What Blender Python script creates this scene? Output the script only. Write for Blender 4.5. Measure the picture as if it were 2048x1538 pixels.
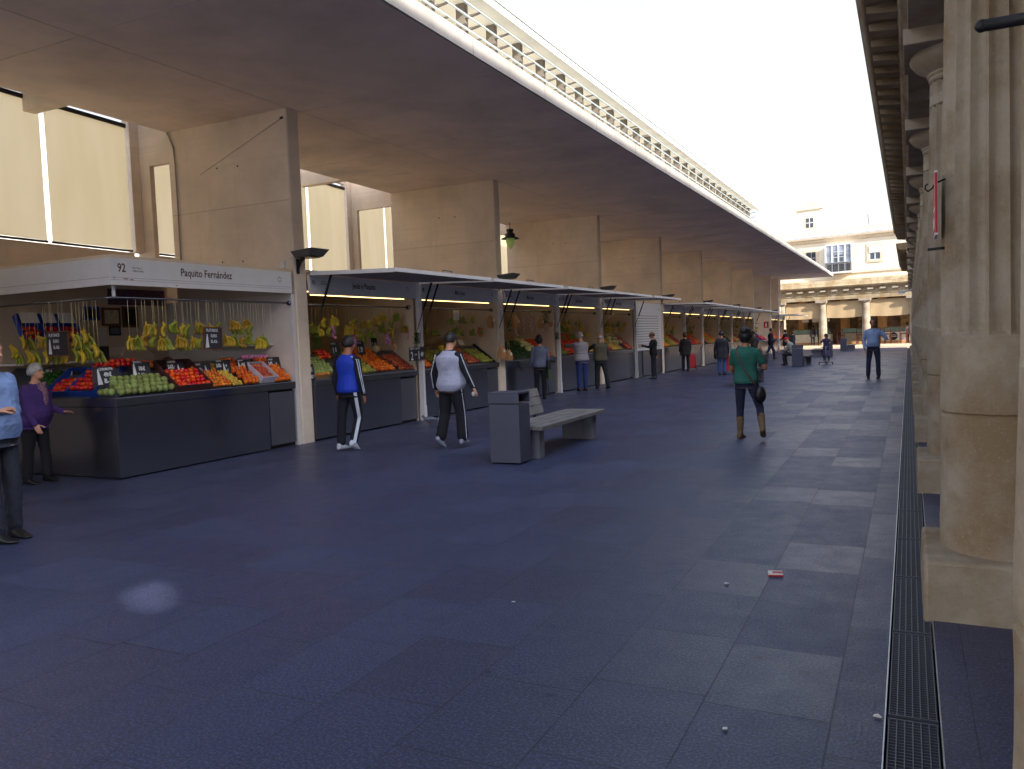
import bpy, bmesh, math, random
from mathutils import Vector, Matrix, noise
R = math.radians
for o in list(bpy.data.objects): bpy.data.objects.remove(o)
SC = bpy.context.scene
COL = SC.collection
random.seed(7)
TMP = bpy.data.scenes.new('workbench')      # shapes are evaluated here one at a time, then the scene is dropped

# ------------------------------------------------------------------ camera
YAW, PIT, ROL = R(-26.209), R(-3.2715), R(-2.2155)
FW = Vector((math.sin(YAW)*math.cos(PIT), math.cos(YAW)*math.cos(PIT), math.sin(PIT)))
_r = Vector((math.cos(YAW), -math.sin(YAW), 0)); _u = _r.cross(FW)
RT = _r*math.cos(ROL)+_u*math.sin(ROL); UP = _u*math.cos(ROL)-_r*math.sin(ROL)
CAM = Vector((0, 0, 1.62)); FPX = 1617.27
cd = bpy.data.cameras.new('camera'); cam = bpy.data.objects.new('camera', cd); COL.objects.link(cam)
cd.sensor_width = 36; cd.lens = FPX/2048*36; cd.clip_end = 2000; cd.clip_start = 0.05
m = Matrix((RT, UP, -FW)).transposed().to_4x4(); m.translation = CAM
cam.matrix_world = m
SC.camera = cam

# ------------------------------------------------------------------ sky, sun, exposure
SUN_EL, SUN_AZ = 25.0, 123.0        # azimuth clockwise from +Y: the sun stands behind the camera on the right
w = bpy.data.worlds.new('World'); SC.world = w; w.use_nodes = True
nt = w.node_tree; bg = nt.nodes['Background']
sky = nt.nodes.new('ShaderNodeTexSky'); sky.sky_type = 'NISHITA'; sky.sun_disc = False
sky.sun_elevation = R(SUN_EL); sky.sun_rotation = R(SUN_AZ)
sky.air_density = 1.0; sky.dust_density = 3.0; sky.ozone_density = 1.3
# bright winter haze: white low down, blue overhead
tcw = nt.nodes.new('ShaderNodeTexCoord'); sx_ = nt.nodes.new('ShaderNodeSeparateXYZ'); nt.links.new(tcw.outputs['Generated'], sx_.inputs[0])
mr = nt.nodes.new('ShaderNodeMapRange'); mr.inputs[1].default_value = .3; mr.inputs[2].default_value = .75; mr.inputs[3].default_value = .93; mr.inputs[4].default_value = .0; mr.interpolation_type = 'SMOOTHSTEP'
nt.links.new(sx_.outputs[2], mr.inputs[0])
mxw = nt.nodes.new('ShaderNodeMix'); mxw.data_type = 'RGBA'; mxw.inputs[7].default_value = (3.45, 3.65, 4.0, 1)
nt.links.new(mr.outputs[0], mxw.inputs[0]); nt.links.new(sky.outputs[0], mxw.inputs[6])
# the haze glows towards the sun
vd = nt.nodes.new('ShaderNodeVectorMath'); vd.operation = 'DOT_PRODUCT'; nt.links.new(tcw.outputs['Generated'], vd.inputs[0])
vd.inputs[1].default_value = (math.sin(R(123))*math.cos(R(35)), math.cos(R(123))*math.cos(R(35)), math.sin(R(35)))
m2 = nt.nodes.new('ShaderNodeMapRange'); m2.inputs[1].default_value = -.1; m2.inputs[2].default_value = 1; m2.inputs[3].default_value = 0; m2.inputs[4].default_value = 1; m2.interpolation_type = 'SMOOTHSTEP'; nt.links.new(vd.outputs['Value'], m2.inputs[0])
m3 = nt.nodes.new('ShaderNodeMix'); m3.data_type = 'RGBA'; m3.blend_type = 'ADD'; m3.clamp_factor = True; m3.inputs[7].default_value = (3.6, 4.2, 5.6, 1)
nt.links.new(m2.outputs[0], m3.inputs[0]); nt.links.new(mxw.outputs[2], m3.inputs[6]); nt.links.new(m3.outputs[2], bg.inputs[0]); bg.inputs[1].default_value = 0.15
sd = bpy.data.lights.new('sun', 'SUN'); sd.energy = 4.0; sd.angle = R(0.5); sd.color = (1, .95, .88)
so = bpy.data.objects.new('sun', sd); COL.objects.link(so)
sdir = Vector((math.sin(R(SUN_AZ))*math.cos(R(SUN_EL)), math.cos(R(SUN_AZ))*math.cos(R(SUN_EL)), math.sin(R(SUN_EL))))
so.rotation_euler = sdir.to_track_quat('Z', 'Y').to_euler()
so.location = (0, 0, 40)
SC.view_settings.view_transform = 'Standard'; SC.view_settings.look = 'None'
SC.view_settings.gamma = 1; SC.view_settings.use_curve_mapping = False
SC.view_settings.exposure = 1.05
SC.render.engine = 'CYCLES'
SC.cycles.max_bounces = 8; SC.cycles.diffuse_bounces = 5; SC.cycles.glossy_bounces = 3
SC.cycles.transparent_max_bounces = 12
SC.cycles.sample_clamp_indirect = 6
SC.cycles.use_denoising = True

# ------------------------------------------------------------------ geometry helpers
def ray(x, y): return (FW*FPX+RT*(x-1024)-UP*(y-769)).normalized()
def onX(x, y, X): d = ray(x, y); return CAM+d*(X/d.x)
def onY(x, y, Y): d = ray(x, y); return CAM+d*(Y/d.y)
def gz(Y):
    return 0.0 if Y < 25 else (-(Y-25)*.3/47 if Y < 72 else -.3)
def onG(x, y):
    d = ray(x, y); z = 0
    for _ in range(6):
        P = CAM+d*((z-CAM.z)/d.z); z = gz(P.y)
    return P

ORG = {}
def org(o):
    v = Vector((0, 0, 0))
    while o is not None: v += Vector(o.location); o = o.parent
    return v
def tag(o, label=None, cat=None, group=None, kind=None):
    if label: o['label'] = label
    if cat: o['category'] = cat
    if group: o['group'] = group
    if kind: o['kind'] = kind
    return o
def thing(name, label, cat, loc=(0, 0, 0), group=None, rz=0):
    o = bpy.data.objects.new(name, None); COL.objects.link(o); o.location = loc
    o.rotation_euler = (0, 0, rz); o.empty_display_size = .1
    return tag(o, label, cat, group)
class MB:
    """collects shapes; build() links them as one mesh object"""
    def __init__(s): s.v = []; s.f = []; s.mi = []; s.sm = []
    def add(s, vs, fs, mi=0, sm=False):
        n = len(s.v); s.v += [tuple(v) for v in vs]
        for f in fs: s.f.append(tuple(i+n for i in f)); s.mi.append(mi); s.sm.append(sm)
        return s
    def box(s, x0, x1, y0, y1, z0, z1, mi=0, M=None):
        vs = [Vector((x, y, z)) for z in (z0, z1) for y in (y0, y1) for x in (x0, x1)]
        if M is not None: vs = [M @ v for v in vs]
        return s.add(vs, [(0, 2, 3, 1), (4, 5, 7, 6), (0, 1, 5, 4), (2, 6, 7, 3), (0, 4, 6, 2), (1, 3, 7, 5)], mi)
    def quad(s, a, b, c, d, mi=0): return s.add([a, b, c, d], [(0, 1, 2, 3)], mi)
    def tube(s, pts, r, n=8, mi=0, caps=True, sm=True):
        pts = [Vector(p) for p in pts]; k = len(pts)
        rr = r if isinstance(r, (list, tuple)) else [r]*k
        vs = []; fs = []; prev = None
        for i, p in enumerate(pts):
            t = (pts[min(i+1, k-1)]-pts[max(i-1, 0)])
            t = t.normalized() if t.length > 1e-9 else Vector((0, 0, 1))
            a = prev if prev is not None else (Vector((0, 0, 1)) if abs(t.z) < .9 else Vector((1, 0, 0)))
            a = (a-t*a.dot(t)).normalized(); prev = a; b = t.cross(a)
            for j in range(n):
                an = 2*math.pi*j/n; vs.append(p+(a*math.cos(an)+b*math.sin(an))*rr[i])
        for i in range(k-1):
            for j in range(n):
                fs.append((i*n+j, i*n+(j+1) % n, (i+1)*n+(j+1) % n, (i+1)*n+j))
        if caps: fs.append(tuple(range(n))[::-1]); fs.append(tuple((k-1)*n+j for j in range(n)))
        return s.add(vs, fs, mi, sm)
    def lathe(s, prof, c=(0, 0, 0), n=24, mi=0, sm=True, a0=0):
        vs = []; fs = []
        for r, z in prof:
            for j in range(n):
                an = 2*math.pi*j/n+a0; vs.append((c[0]+r*math.cos(an), c[1]+r*math.sin(an), c[2]+z))
        k = len(prof)
        for i in range(k-1):
            for j in range(n): fs.append((i*n+j, i*n+(j+1) % n, (i+1)*n+(j+1) % n, (i+1)*n+j))
        fs.append(tuple(range(n))[::-1]); fs.append(tuple((k-1)*n+j for j in range(n)))
        return s.add(vs, fs, mi, sm)
    def ball(s, c, r, n=10, k=7, mi=0, M=None):
        rx, ry, rz = r if isinstance(r, (list, tuple)) else (r, r, r); vs = [Vector((0, 0, -rz))]; fs = []
        for i in range(1, k):
            p = math.pi*i/k
            for j in range(n):
                a = 2*math.pi*j/n; vs.append(Vector((rx*math.sin(p)*math.cos(a), ry*math.sin(p)*math.sin(a), -rz*math.cos(p))))
        vs.append(Vector((0, 0, rz)))
        for j in range(n): fs.append((0, 1+(j+1) % n, 1+j))
        for i in range(k-2):
            for j in range(n):
                a = 1+i*n+j; b = 1+i*n+(j+1) % n; fs.append((a, b, b+n, a+n))
        e = len(vs)-1
        for j in range(n): fs.append((e, 1+(k-2)*n+j, 1+(k-2)*n+(j+1) % n))
        if M is not None: vs = [M @ v for v in vs]
        return s.add([v+Vector(c) for v in vs], fs, mi, True)
    def prism(s, poly, axis, a, b, mi=0):
        """poly: 2D points; axis 'x','y','z' extruded from a to b"""
        def P(u, v, t): return {'x': (t, u, v), 'y': (u, t, v), 'z': (u, v, t)}[axis]
        n = len(poly); vs = [P(u, v, a) for u, v in poly]+[P(u, v, b) for u, v in poly]
        fs = [tuple(range(n))[::-1], tuple(range(n, 2*n))]+[(i, (i+1) % n, n+(i+1) % n, n+i) for i in range(n)]
        return s.add(vs, fs, mi)
    def build(s, name, mats, parent=None, world=True, bevel=0, label=None):
        me = bpy.data.meshes.new(name)
        off = org(parent) if (parent is not None and world) else Vector((0, 0, 0))
        me.from_pydata([Vector(v)-off for v in s.v], [], s.f); me.update()
        if not isinstance(mats, (list, tuple)): mats = [mats]
        for m in mats: me.materials.append(m)
        me.polygons.foreach_set('material_index', s.mi); me.polygons.foreach_set('use_smooth', s.sm)
        bm = bmesh.new(); bm.from_mesh(me); bmesh.ops.recalc_face_normals(bm, faces=bm.faces); bm.to_mesh(me); bm.free()
        o = bpy.data.objects.new(name, me); COL.objects.link(o)
        if parent is not None: o.parent = parent
        if bevel:
            b = o.modifiers.new('bevel', 'BEVEL'); b.width = bevel; b.segments = 2; b.limit_method = 'ANGLE'; b.angle_limit = R(40)
        if label: o['label'] = label
        return o
def copy_tree(o, parent=None):
    c = o.copy(); COL.objects.link(c)
    if parent is not None: c.parent = parent
    for ch in list(o.children):
        copy_tree(ch, c)
    return c
def text(s, size, name, mat, parent, M, extrude=.001, align='LEFT', sx=1.0, bold=0.0, shear=0.0):
    """lettering as a real mesh; M places the text's x,y plane (relative to the parent's world origin)"""
    cu = bpy.data.curves.new('txt', 'FONT'); cu.body = s; cu.size = size; cu.extrude = extrude
    cu.align_x = align; cu.offset = bold; cu.shear = shear; cu.resolution_u = 2
    t = bpy.data.objects.new('txt', cu); TMP.collection.objects.link(t)
    dg = TMP.view_layers[0].depsgraph; dg.update()
    me = bpy.data.meshes.new_from_object(t.evaluated_get(dg)); bpy.data.objects.remove(t)
    off = org(parent) if parent is not None else Vector((0, 0, 0))
    me.transform(Matrix.Translation(-off) @ M @ Matrix.Diagonal((sx, 1, 1, 1)))
    me.materials.clear(); me.materials.append(mat); me.name = name
    o = bpy.data.objects.new(name, me); COL.objects.link(o)
    if parent is not None: o.parent = parent
    return o
def frame(o, xa, ya):
    """matrix with origin o, x axis xa, y axis ya"""
    xa = Vector(xa).normalized(); ya = Vector(ya).normalized(); za = xa.cross(ya)
    m = Matrix((xa, ya, za)).transposed().to_4x4(); m.translation = Vector(o); return m

# ------------------------------------------------------------------ materials
def srgb(r, g, b):
    f = lambda c: ((c/255)/12.92 if c/255 <= .04045 else (((c/255)+.055)/1.055)**2.4)
    return (f(r), f(g), f(b))
def newmat(name):
    m = bpy.data.materials.new(name); m.use_nodes = True; nt = m.node_tree
    return m, nt, nt.nodes['Principled BSDF']
def N(nt, t, **k):
    n = nt.nodes.new(t)
    for a, b in k.items():
        if a in ('ins',):
            for q, v in b.items(): n.inputs[q].default_value = v
        else: setattr(n, a, b)
    return n
def mix(nt, a, b, fac, mode='MIX'):
    n = nt.nodes.new('ShaderNodeMix'); n.data_type = 'RGBA'; n.blend_type = mode; n.clamp_factor = True
    for sock, v in ((n.inputs[6], a), (n.inputs[7], b), (n.inputs[0], fac)):
        if hasattr(v, 'links') or isinstance(v, bpy.types.NodeSocket): nt.links.new(v, sock)
        elif isinstance(v, (int, float)) : sock.default_value = v
        else: sock.default_value = (*v, 1)
    return n.outputs[2]
def ramp(nt, src, stops):
    n = nt.nodes.new('ShaderNodeValToRGB'); e = n.color_ramp.elements
    e[0].position, e[0].color = stops[0][0], (*([stops[0][1]]*3), 1); e[1].position, e[1].color = stops[1][0], (*([stops[1][1]]*3), 1)
    nt.links.new(src, n.inputs[0]); return n.outputs[0]
def coords(nt, scale=(1, 1, 1), kind='Object'):
    tc = N(nt, 'ShaderNodeTexCoord'); mp = N(nt, 'ShaderNodeMapping'); mp.inputs['Scale'].default_value = scale
    nt.links.new(tc.outputs[kind], mp.inputs[0]); return mp.outputs[0]
def noise_tex(nt, vec, scale, detail=4, rough=.6):
    n = N(nt, 'ShaderNodeTexNoise'); n.inputs['Scale'].default_value = scale; n.inputs['Detail'].default_value = detail
    n.inputs['Roughness'].default_value = rough; nt.links.new(vec, n.inputs['Vector']); return n.outputs[0]
def bump(nt, bsdf, h, strength, dist=.01):
    b = N(nt, 'ShaderNodeBump'); b.inputs['Strength'].default_value = strength; b.inputs['Distance'].default_value = dist
    nt.links.new(h, b.inputs['Height']); nt.links.new(b.outputs[0], bsdf.inputs['Normal'])
def plain(name, col, rough=.6, metal=0., var=.15, scale=3., fine=40., bmp=.15, dark=None, vert=None, coat=0, subs=0):
    """colour with two scales of mottling, fine bump; vert = vertical streak strength"""
    m, nt, b = newmat(name)
    v = coords(nt)
    n1 = noise_tex(nt, v, scale, 6); n2 = noise_tex(nt, v, fine, 3)
    d = dark or tuple(c*(1-var*2.2) for c in col)
    c = mix(nt, d, col, ramp(nt, n1, [(.3, 0), (.62, 1)]))
    c = mix(nt, c, tuple(min(1, q*(1+var)) for q in col), ramp(nt, n2, [(.45, 0), (.8, .6)]))
    if vert:
        n3 = noise_tex(nt, coords(nt, (6, 6, .35)), 1.5, 5)
        c = mix(nt, c, tuple(q*.55 for q in col), ramp(nt, n3, [(.52, 0), (.8, vert)]))
    nt.links.new(c, b.inputs['Base Color']); b.inputs['Metallic'].default_value = metal
    r = N(nt, 'ShaderNodeMapRange'); r.inputs[3].default_value = rough-.08; r.inputs[4].default_value = min(1, rough+.1)
    nt.links.new(n1, r.inputs[0]); nt.links.new(r.outputs[0], b.inputs['Roughness'])
    if coat: b.inputs['Coat Weight'].default_value = coat
    if bmp: bump(nt, b, n2, bmp, .01)
    return m
def emit(name, col, s):
    m, nt, b = newmat(name); b.inputs['Base Color'].default_value = (*col, 1)
    b.inputs['Emission Color'].default_value = (*col, 1); b.inputs['Emission Strength'].default_value = s; return m

def concrete(name, col, axis='x', joint=None, stain=.5):
    """board-cast painted concrete: faint boards, pour joints, drips, tie holes come as geometry"""
    m, nt, b = newmat(name); v = coords(nt)
    big = noise_tex(nt, v, .7, 6, .65); mid = noise_tex(nt, v, 4, 5); fine = noise_tex(nt, v, 60, 3)
    st = noise_tex(nt, coords(nt, (5, 5, .3)), 1.2, 5)
    boards = noise_tex(nt, coords(nt, (.15, .15, 14)), 1.0, 2)
    c = mix(nt, tuple(q*.74 for q in col), col, ramp(nt, big, [(.32, 0), (.6, 1)]))
    c = mix(nt, c, tuple(q*.78 for q in col), ramp(nt, mid, [(.55, 0), (.85, .5)]))
    c = mix(nt, c, tuple(q*s for q, s in zip(col, (.62, .54, .42))), ramp(nt, st, [(.55, 0), (.85, stain)]))
    c = mix(nt, c, tuple(q*.86 for q in col), ramp(nt, boards, [(.45, 0), (.7, .55)]))
    nt.links.new(c, b.inputs['Base Color']); b.inputs['Roughness'].default_value = .8
    h = N(nt, 'ShaderNodeMath', operation='ADD'); nt.links.new(boards, h.inputs[0]); nt.links.new(fine, h.inputs[1])
    bump(nt, b, h.outputs[0], .2, .01)
    return m
def stone(name, col, blocks=False):
    """weathered shelly limestone: pits, ochre and dark patches"""
    m, nt, b = newmat(name); v = coords(nt, kind='Object')
    big = noise_tex(nt, v, 1.3, 7, .65); mid = noise_tex(nt, v, 6, 6, .65); fine = noise_tex(nt, v, 55, 4, .7)
    vo = N(nt, 'ShaderNodeTexVoronoi'); vo.inputs['Scale'].default_value = 38; nt.links.new(v, vo.inputs['Vector'])
    c = mix(nt, tuple(q*s for q, s in zip(col, (.66, .55, .40))), col, ramp(nt, big, [(.38, 0), (.58, 1)]))
    c = mix(nt, c, tuple(q*s for q, s in zip(col, (.5, .44, .36))), ramp(nt, mid, [(.58, 0), (.75, .55)]))
    c = mix(nt, c, tuple(min(1, q*1.25) for q in col), ramp(nt, fine, [(.55, 0), (.8, .5)]))
    c = mix(nt, c, tuple(q*.35 for q in col), ramp(nt, vo.outputs[0], [(.03, .7), (.12, 0)]))
    if blocks:
        br = N(nt, 'ShaderNodeTexBrick'); br.inputs['Scale'].default_value = 1; br.inputs['Mortar Size'].default_value = .012
        br.inputs['Brick Width'].default_value = .9; br.inputs['Row Height'].default_value = .42
        mp = N(nt, 'ShaderNodeMapping'); mp.inputs['Rotation'].default_value = (R(90), 0, 0); nt.links.new(v, mp.inputs[0]); nt.links.new(mp.outputs[0], br.inputs['Vector'])
        c = mix(nt, c, tuple(q*.45 for q in col), br.outputs['Fac'])
    nt.links.new(c, b.inputs['Base Color']); b.inputs['Roughness'].default_value = .92
    h = N(nt, 'ShaderNodeMath', operation='MULTIPLY_ADD'); nt.links.new(mid, h.inputs[0]); h.inputs[1].default_value = 2.2; nt.links.new(fine, h.inputs[2])
    h2 = N(nt, 'ShaderNodeMath', operation='ADD'); nt.links.new(h.outputs[0], h2.inputs[0]); nt.links.new(ramp(nt, vo.outputs[0], [(.03, 0), (.15, 1)]), h2.inputs[1])
    bump(nt, b, h2.outputs[0], .38, .010)
    return m
def paving():
    m, nt, b = newmat('paving'); tc = N(nt, 'ShaderNodeTexCoord')
    sp = N(nt, 'ShaderNodeSeparateXYZ'); nt.links.new(tc.outputs['Object'], sp.inputs[0])
    cb = N(nt, 'ShaderNodeCombineXYZ')
    ax = N(nt, 'ShaderNodeMath', operation='ADD'); ax.inputs[1].default_value = .30+.525*80; nt.links.new(sp.outputs[0], ax.inputs[0])
    # every course slides by its own amount, so cross joints never line up
    fl = N(nt, 'ShaderNodeMath', operation='DIVIDE'); fl.inputs[1].default_value = .525; nt.links.new(ax.outputs[0], fl.inputs[0])
    f2 = N(nt, 'ShaderNodeMath', operation='FLOOR'); nt.links.new(fl.outputs[0], f2.inputs[0])
    wn = N(nt, 'ShaderNodeTexWhiteNoise', noise_dimensions='1D'); nt.links.new(f2.outputs[0], wn.inputs['W'])
    ay = N(nt, 'ShaderNodeMath', operation='ADD'); nt.links.new(sp.outputs[1], ay.inputs[0]); nt.links.new(wn.outputs[0], ay.inputs[1])
    ay2 = N(nt, 'ShaderNodeMath', operation='ADD'); nt.links.new(ay.outputs[0], ay2.inputs[0]); ay2.inputs[1].default_value = 72
    nt.links.new(ay2.outputs[0], cb.inputs[0]); nt.links.new(ax.outputs[0], cb.inputs[1])
    br = N(nt, 'ShaderNodeTexBrick', offset=0.0); nt.links.new(cb.outputs[0], br.inputs['Vector'])
    for k, vv in {'Scale': 1, 'Mortar Size': .004, 'Mortar Smooth': .3, 'Bias': -.1, 'Brick Width': .72, 'Row Height': .525}.items(): br.inputs[k].default_value = vv
    br.inputs['Color1'].default_value = (0, 0, 0, 1); br.inputs['Color2'].default_value = (1, 1, 1, 1); br.inputs['Mortar'].default_value = (.5, .5, .5, 1)
    v = tc.outputs['Object']
    big = noise_tex(nt, v, .45, 5); mid = noise_tex(nt, v, 5, 5, .65); fine = noise_tex(nt, v, 120, 3, .7); sp2 = noise_tex(nt, v, 75, 2, .6)
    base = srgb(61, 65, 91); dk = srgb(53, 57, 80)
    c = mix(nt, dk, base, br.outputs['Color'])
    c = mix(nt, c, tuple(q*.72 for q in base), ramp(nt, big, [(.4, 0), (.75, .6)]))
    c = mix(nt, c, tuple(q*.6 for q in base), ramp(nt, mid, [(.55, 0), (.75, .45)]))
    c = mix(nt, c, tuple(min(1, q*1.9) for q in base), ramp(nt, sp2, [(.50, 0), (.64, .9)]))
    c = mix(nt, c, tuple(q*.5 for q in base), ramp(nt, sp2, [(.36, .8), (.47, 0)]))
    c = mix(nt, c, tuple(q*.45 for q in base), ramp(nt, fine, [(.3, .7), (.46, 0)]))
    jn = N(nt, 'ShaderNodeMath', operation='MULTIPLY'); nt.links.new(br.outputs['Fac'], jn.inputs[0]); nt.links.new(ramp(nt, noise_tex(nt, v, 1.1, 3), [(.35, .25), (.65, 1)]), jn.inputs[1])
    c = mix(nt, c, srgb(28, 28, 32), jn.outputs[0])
    spots = N(nt, 'ShaderNodeTexVoronoi'); spots.inputs['Scale'].default_value = 2.3; nt.links.new(v, spots.inputs['Vector'])
    c = mix(nt, c, tuple(q*.5 for q in dk), ramp(nt, spots.outputs[0], [(.035, .8), (.07, 0)]))
    nt.links.new(c, b.inputs['Base Color'])
    r = N(nt, 'ShaderNodeMapRange'); r.inputs[3].default_value = .27; r.inputs[4].default_value = .40; nt.links.new(br.outputs['Color'], r.inputs[0])
    r2 = N(nt, 'ShaderNodeMath', operation='MULTIPLY_ADD'); nt.links.new(mid, r2.inputs[0]); r2.inputs[1].default_value = .25; nt.links.new(r.outputs[0], r2.inputs[2])
    nt.links.new(r2.outputs[0], b.inputs['Roughness']); b.inputs['Specular IOR Level'].default_value = .5
    h = N(nt, 'ShaderNodeMath', operation='MULTIPLY_ADD'); nt.links.new(br.outputs['Fac'], h.inputs[0]); h.inputs[1].default_value = -1.6; nt.links.new(sp2, h.inputs[2])
    bump(nt, b, h.outputs[0], .35, .006)
    return m

M_pave = paving()
M_pier = concrete('cream painted concrete', srgb(238, 220, 200), stain=.3)
M_soff = concrete('grey brown concrete soffit', srgb(234, 216, 204), stain=.12)
M_fascia = concrete('weathered white concrete', srgb(190, 182, 172), stain=.5)
M_stone = stone('weathered limestone', srgb(172, 158, 138))
M_stone2 = stone('limestone blocks', srgb(190, 172, 140), blocks=True)
M_white = plain('white painted wall', srgb(236, 230, 216), .8, var=.05, scale=1.2)
M_cream = plain('cream plaster wall', srgb(236, 222, 196), .85, var=.05, scale=1)
M_stone_lt = plain('light stone trim', srgb(226, 206, 176), .85, var=.1, scale=5)
M_grey_roof = plain('grey weathered cornice', srgb(190, 192, 196), .8, var=.2, scale=3)
M_wmetal = plain('white enamelled metal', srgb(222, 220, 222), .35, var=.03, scale=6, fine=20, bmp=.02)
M_steel = plain('brushed stainless steel', (.21, .22, .27), .22, metal=.92, var=.06, scale=1.2, fine=30, bmp=.03)
M_steel_d = plain('dull grey sheet steel', srgb(104, 106, 116), .42, metal=.55, var=.08, scale=2)
M_bin = plain('grey painted steel', srgb(80, 80, 94), .5, metal=.2, var=.06, scale=3)
M_iron = plain('dark iron', srgb(52, 50, 50), .55, metal=.6, var=.2, scale=8)
M_black = plain('black rubber', srgb(22, 22, 24), .6, var=.1)
M_rail = plain('pale galvanised rail', srgb(196, 210, 212), .45, metal=.3, var=.05)
M_fin = plain('grey brown fin', srgb(126, 118, 108), .75, var=.12, scale=5)
M_dark = plain('dark interior', srgb(40, 34, 30), .8, var=.2)
M_text = plain('dark red brown lettering', srgb(70, 30, 34), .5, var=.02, bmp=0)
M_glassd, _nt, _b = newmat('dark window glass'); _b.inputs['Base Color'].default_value = (.05, .06, .075, 1); _b.inputs['Roughness'].default_value = .08; _b.inputs['Specular IOR Level'].default_value = .8
# sun blinds let the daylight through
M_blind, _nt, _b = newmat('translucent canvas blind')
_v = coords(_nt); _w = noise_tex(_nt, coords(_nt, (1, 1.2, .25)), 1.2, 2)
_c = mix(_nt, srgb(226, 208, 168), srgb(234, 217, 182), ramp(_nt, _w, [(.35, 0), (.65, 1)]))
_tr = N(_nt, 'ShaderNodeBsdfTranslucent'); _ms = N(_nt, 'ShaderNodeMixShader'); _ms.inputs[0].default_value = .7
_nt.links.new(_c, _b.inputs['Base Color']); _nt.links.new(_c, _tr.inputs[0]); _b.inputs['Roughness'].default_value = .9
_nt.links.new(_b.outputs[0], _ms.inputs[1]); _nt.links.new(_tr.outputs[0], _ms.inputs[2])
_nt.links.new(_ms.outputs[0], _nt.nodes['Material Output'].inputs[0])

# ------------------------------------------------------------------ ground
g = MB(); ys = [-60, 25, 72, 500]; xs = [-300, -60, -20, -.105, .105, 20, 300]
for i in range(len(ys)-1):
    for j in range(len(xs)-1):
        if xs[j] == -.105 and ys[i] < 72: continue      # the drain channel runs here
        g.quad((xs[j], ys[i], gz(ys[i])), (xs[j+1], ys[i], gz(ys[i])), (xs[j+1], ys[i+1], gz(ys[i+1])), (xs[j], ys[i+1], gz(ys[i+1])))
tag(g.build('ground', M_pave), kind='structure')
g = MB()
for a, b in ((-60, 25), (25, 72)):
    za, zb = gz(a), gz(b)
    g.quad((-.105, a, za-.16), (.105, a, za-.16), (.105, b, zb-.16), (-.105, b, zb-.16))
    g.quad((-.105, a, za), (-.105, a, za-.16), (-.105, b, zb-.16), (-.105, b, zb))
    g.quad((.105, a, za-.16), (.105, a, za), (.105, b, zb), (.105, b, zb-.16))
tag(g.build('drain_channel', M_dark), kind='structure')
# grates: each lifts out on its own, one metre long
def grate_mesh():
    g = MB(); L = 1.0
    for k in range(7):
        x = -.088+k*.176/6; g.box(x-.0022, x+.0022, .006, L-.006, -.03, -.003)
    n = 40
    for k in range(n+1):
        y = .006+k*(L-.012)/n; g.box(-.09, .09, y-.0018, y+.0018, -.022, -.005)
    g.box(-.094, .094, .002, .008, -.03, -.001); g.box(-.094, .094, L-.008, L-.002, -.03, -.001)
    return g
g0 = grate_mesh().build('drain_grate', M_steel_d)
tag(g0, 'steel bar grate laid in the floor drain beside the columns', 'drain grate', 'grates in the long floor drain')
for k in range(-3, 66):
    o = g0 if k == -3 else g0.copy()
    if k != -3: COL.objects.link(o)
    y = k*1.03+.52; o.location = (0, y, gz(y)); o.rotation_euler = (0 if y < 25 else -math.atan(.3/47), 0, 0)
g = MB()
for a, b in ((-60, 25), (25, 72)):
    for x in (-.105, .1):
        g.prism([(x, -.02), (x+.005, -.02), (x+.005, .003), (x, .003)], 'y', 0, 1)
        n = len(g.v)-8
        for i in range(8):
            vx, vy, vz = g.v[n+i]; g.v[n+i] = (vx, a if i < 4 else b, vz+gz(a if i < 4 else b))
tag(g.build('drain_edging', plain('bright steel edging', (.75, .78, .8), .3, metal=.9, var=.05)), kind='structure')
# ------------------------------------------------------------------ market hall
PY = [10.45+7.31*k for k in range(-1, 8)]
FX = -9.04
hall = thing('market_hall', 'long cream concrete market hall with a deep flat canopy over the stalls', 'building', (-9, 10, 0))
can = MB(); can.prism([(-10.94, -10), (-5.3, -10), (-5.3, 68.9), (-14.1, 68.9)], 'z', 5.5, 5.74)
can.build('canopy', [M_fascia], hall)
sf = MB(); sf.prism([(-10.95, -9.9), (-5.34, -9.9), (-5.34, 68.8), (-14.08, 68.8)], 'z', 5.492, 5.4985); sf.build('soffit', M_soff, hall)
jt = MB()
for k, Y in enumerate(PY):
    jt.box(-11.6-.04*(Y-10), -5.4, Y-3.66, Y-3.645, 5.488, 5.4915)
    jt.box(-11.7-.04*(Y-10), -5.4, Y+.29, Y+.305, 5.488, 5.4915)
jt.box(-9.01, -8.998, -13, 68.7, 5.4885, 5.4915)
jt.build('soffit_joint', plain('dark joint', srgb(222, 204, 192), .9), hall)
fj = MB()
rnd = random.Random(3)
y = -12.0
while y < 68: fj.box(-5.2985, -5.297, y, y+.012, 5.502, 5.738); y += 2.44
fj.build('fascia_joint', plain('fascia joint', srgb(150, 142, 134), .9), hall)
def backX(Y): return -11.75-.04*(Y-10.4)
def westX(Y): return -12.75-.1*(Y-10.4)
M_hole = plain('tie hole', srgb(60, 50, 42), .9)
ymax = [Y for Y in PY]+[65.9]
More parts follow.
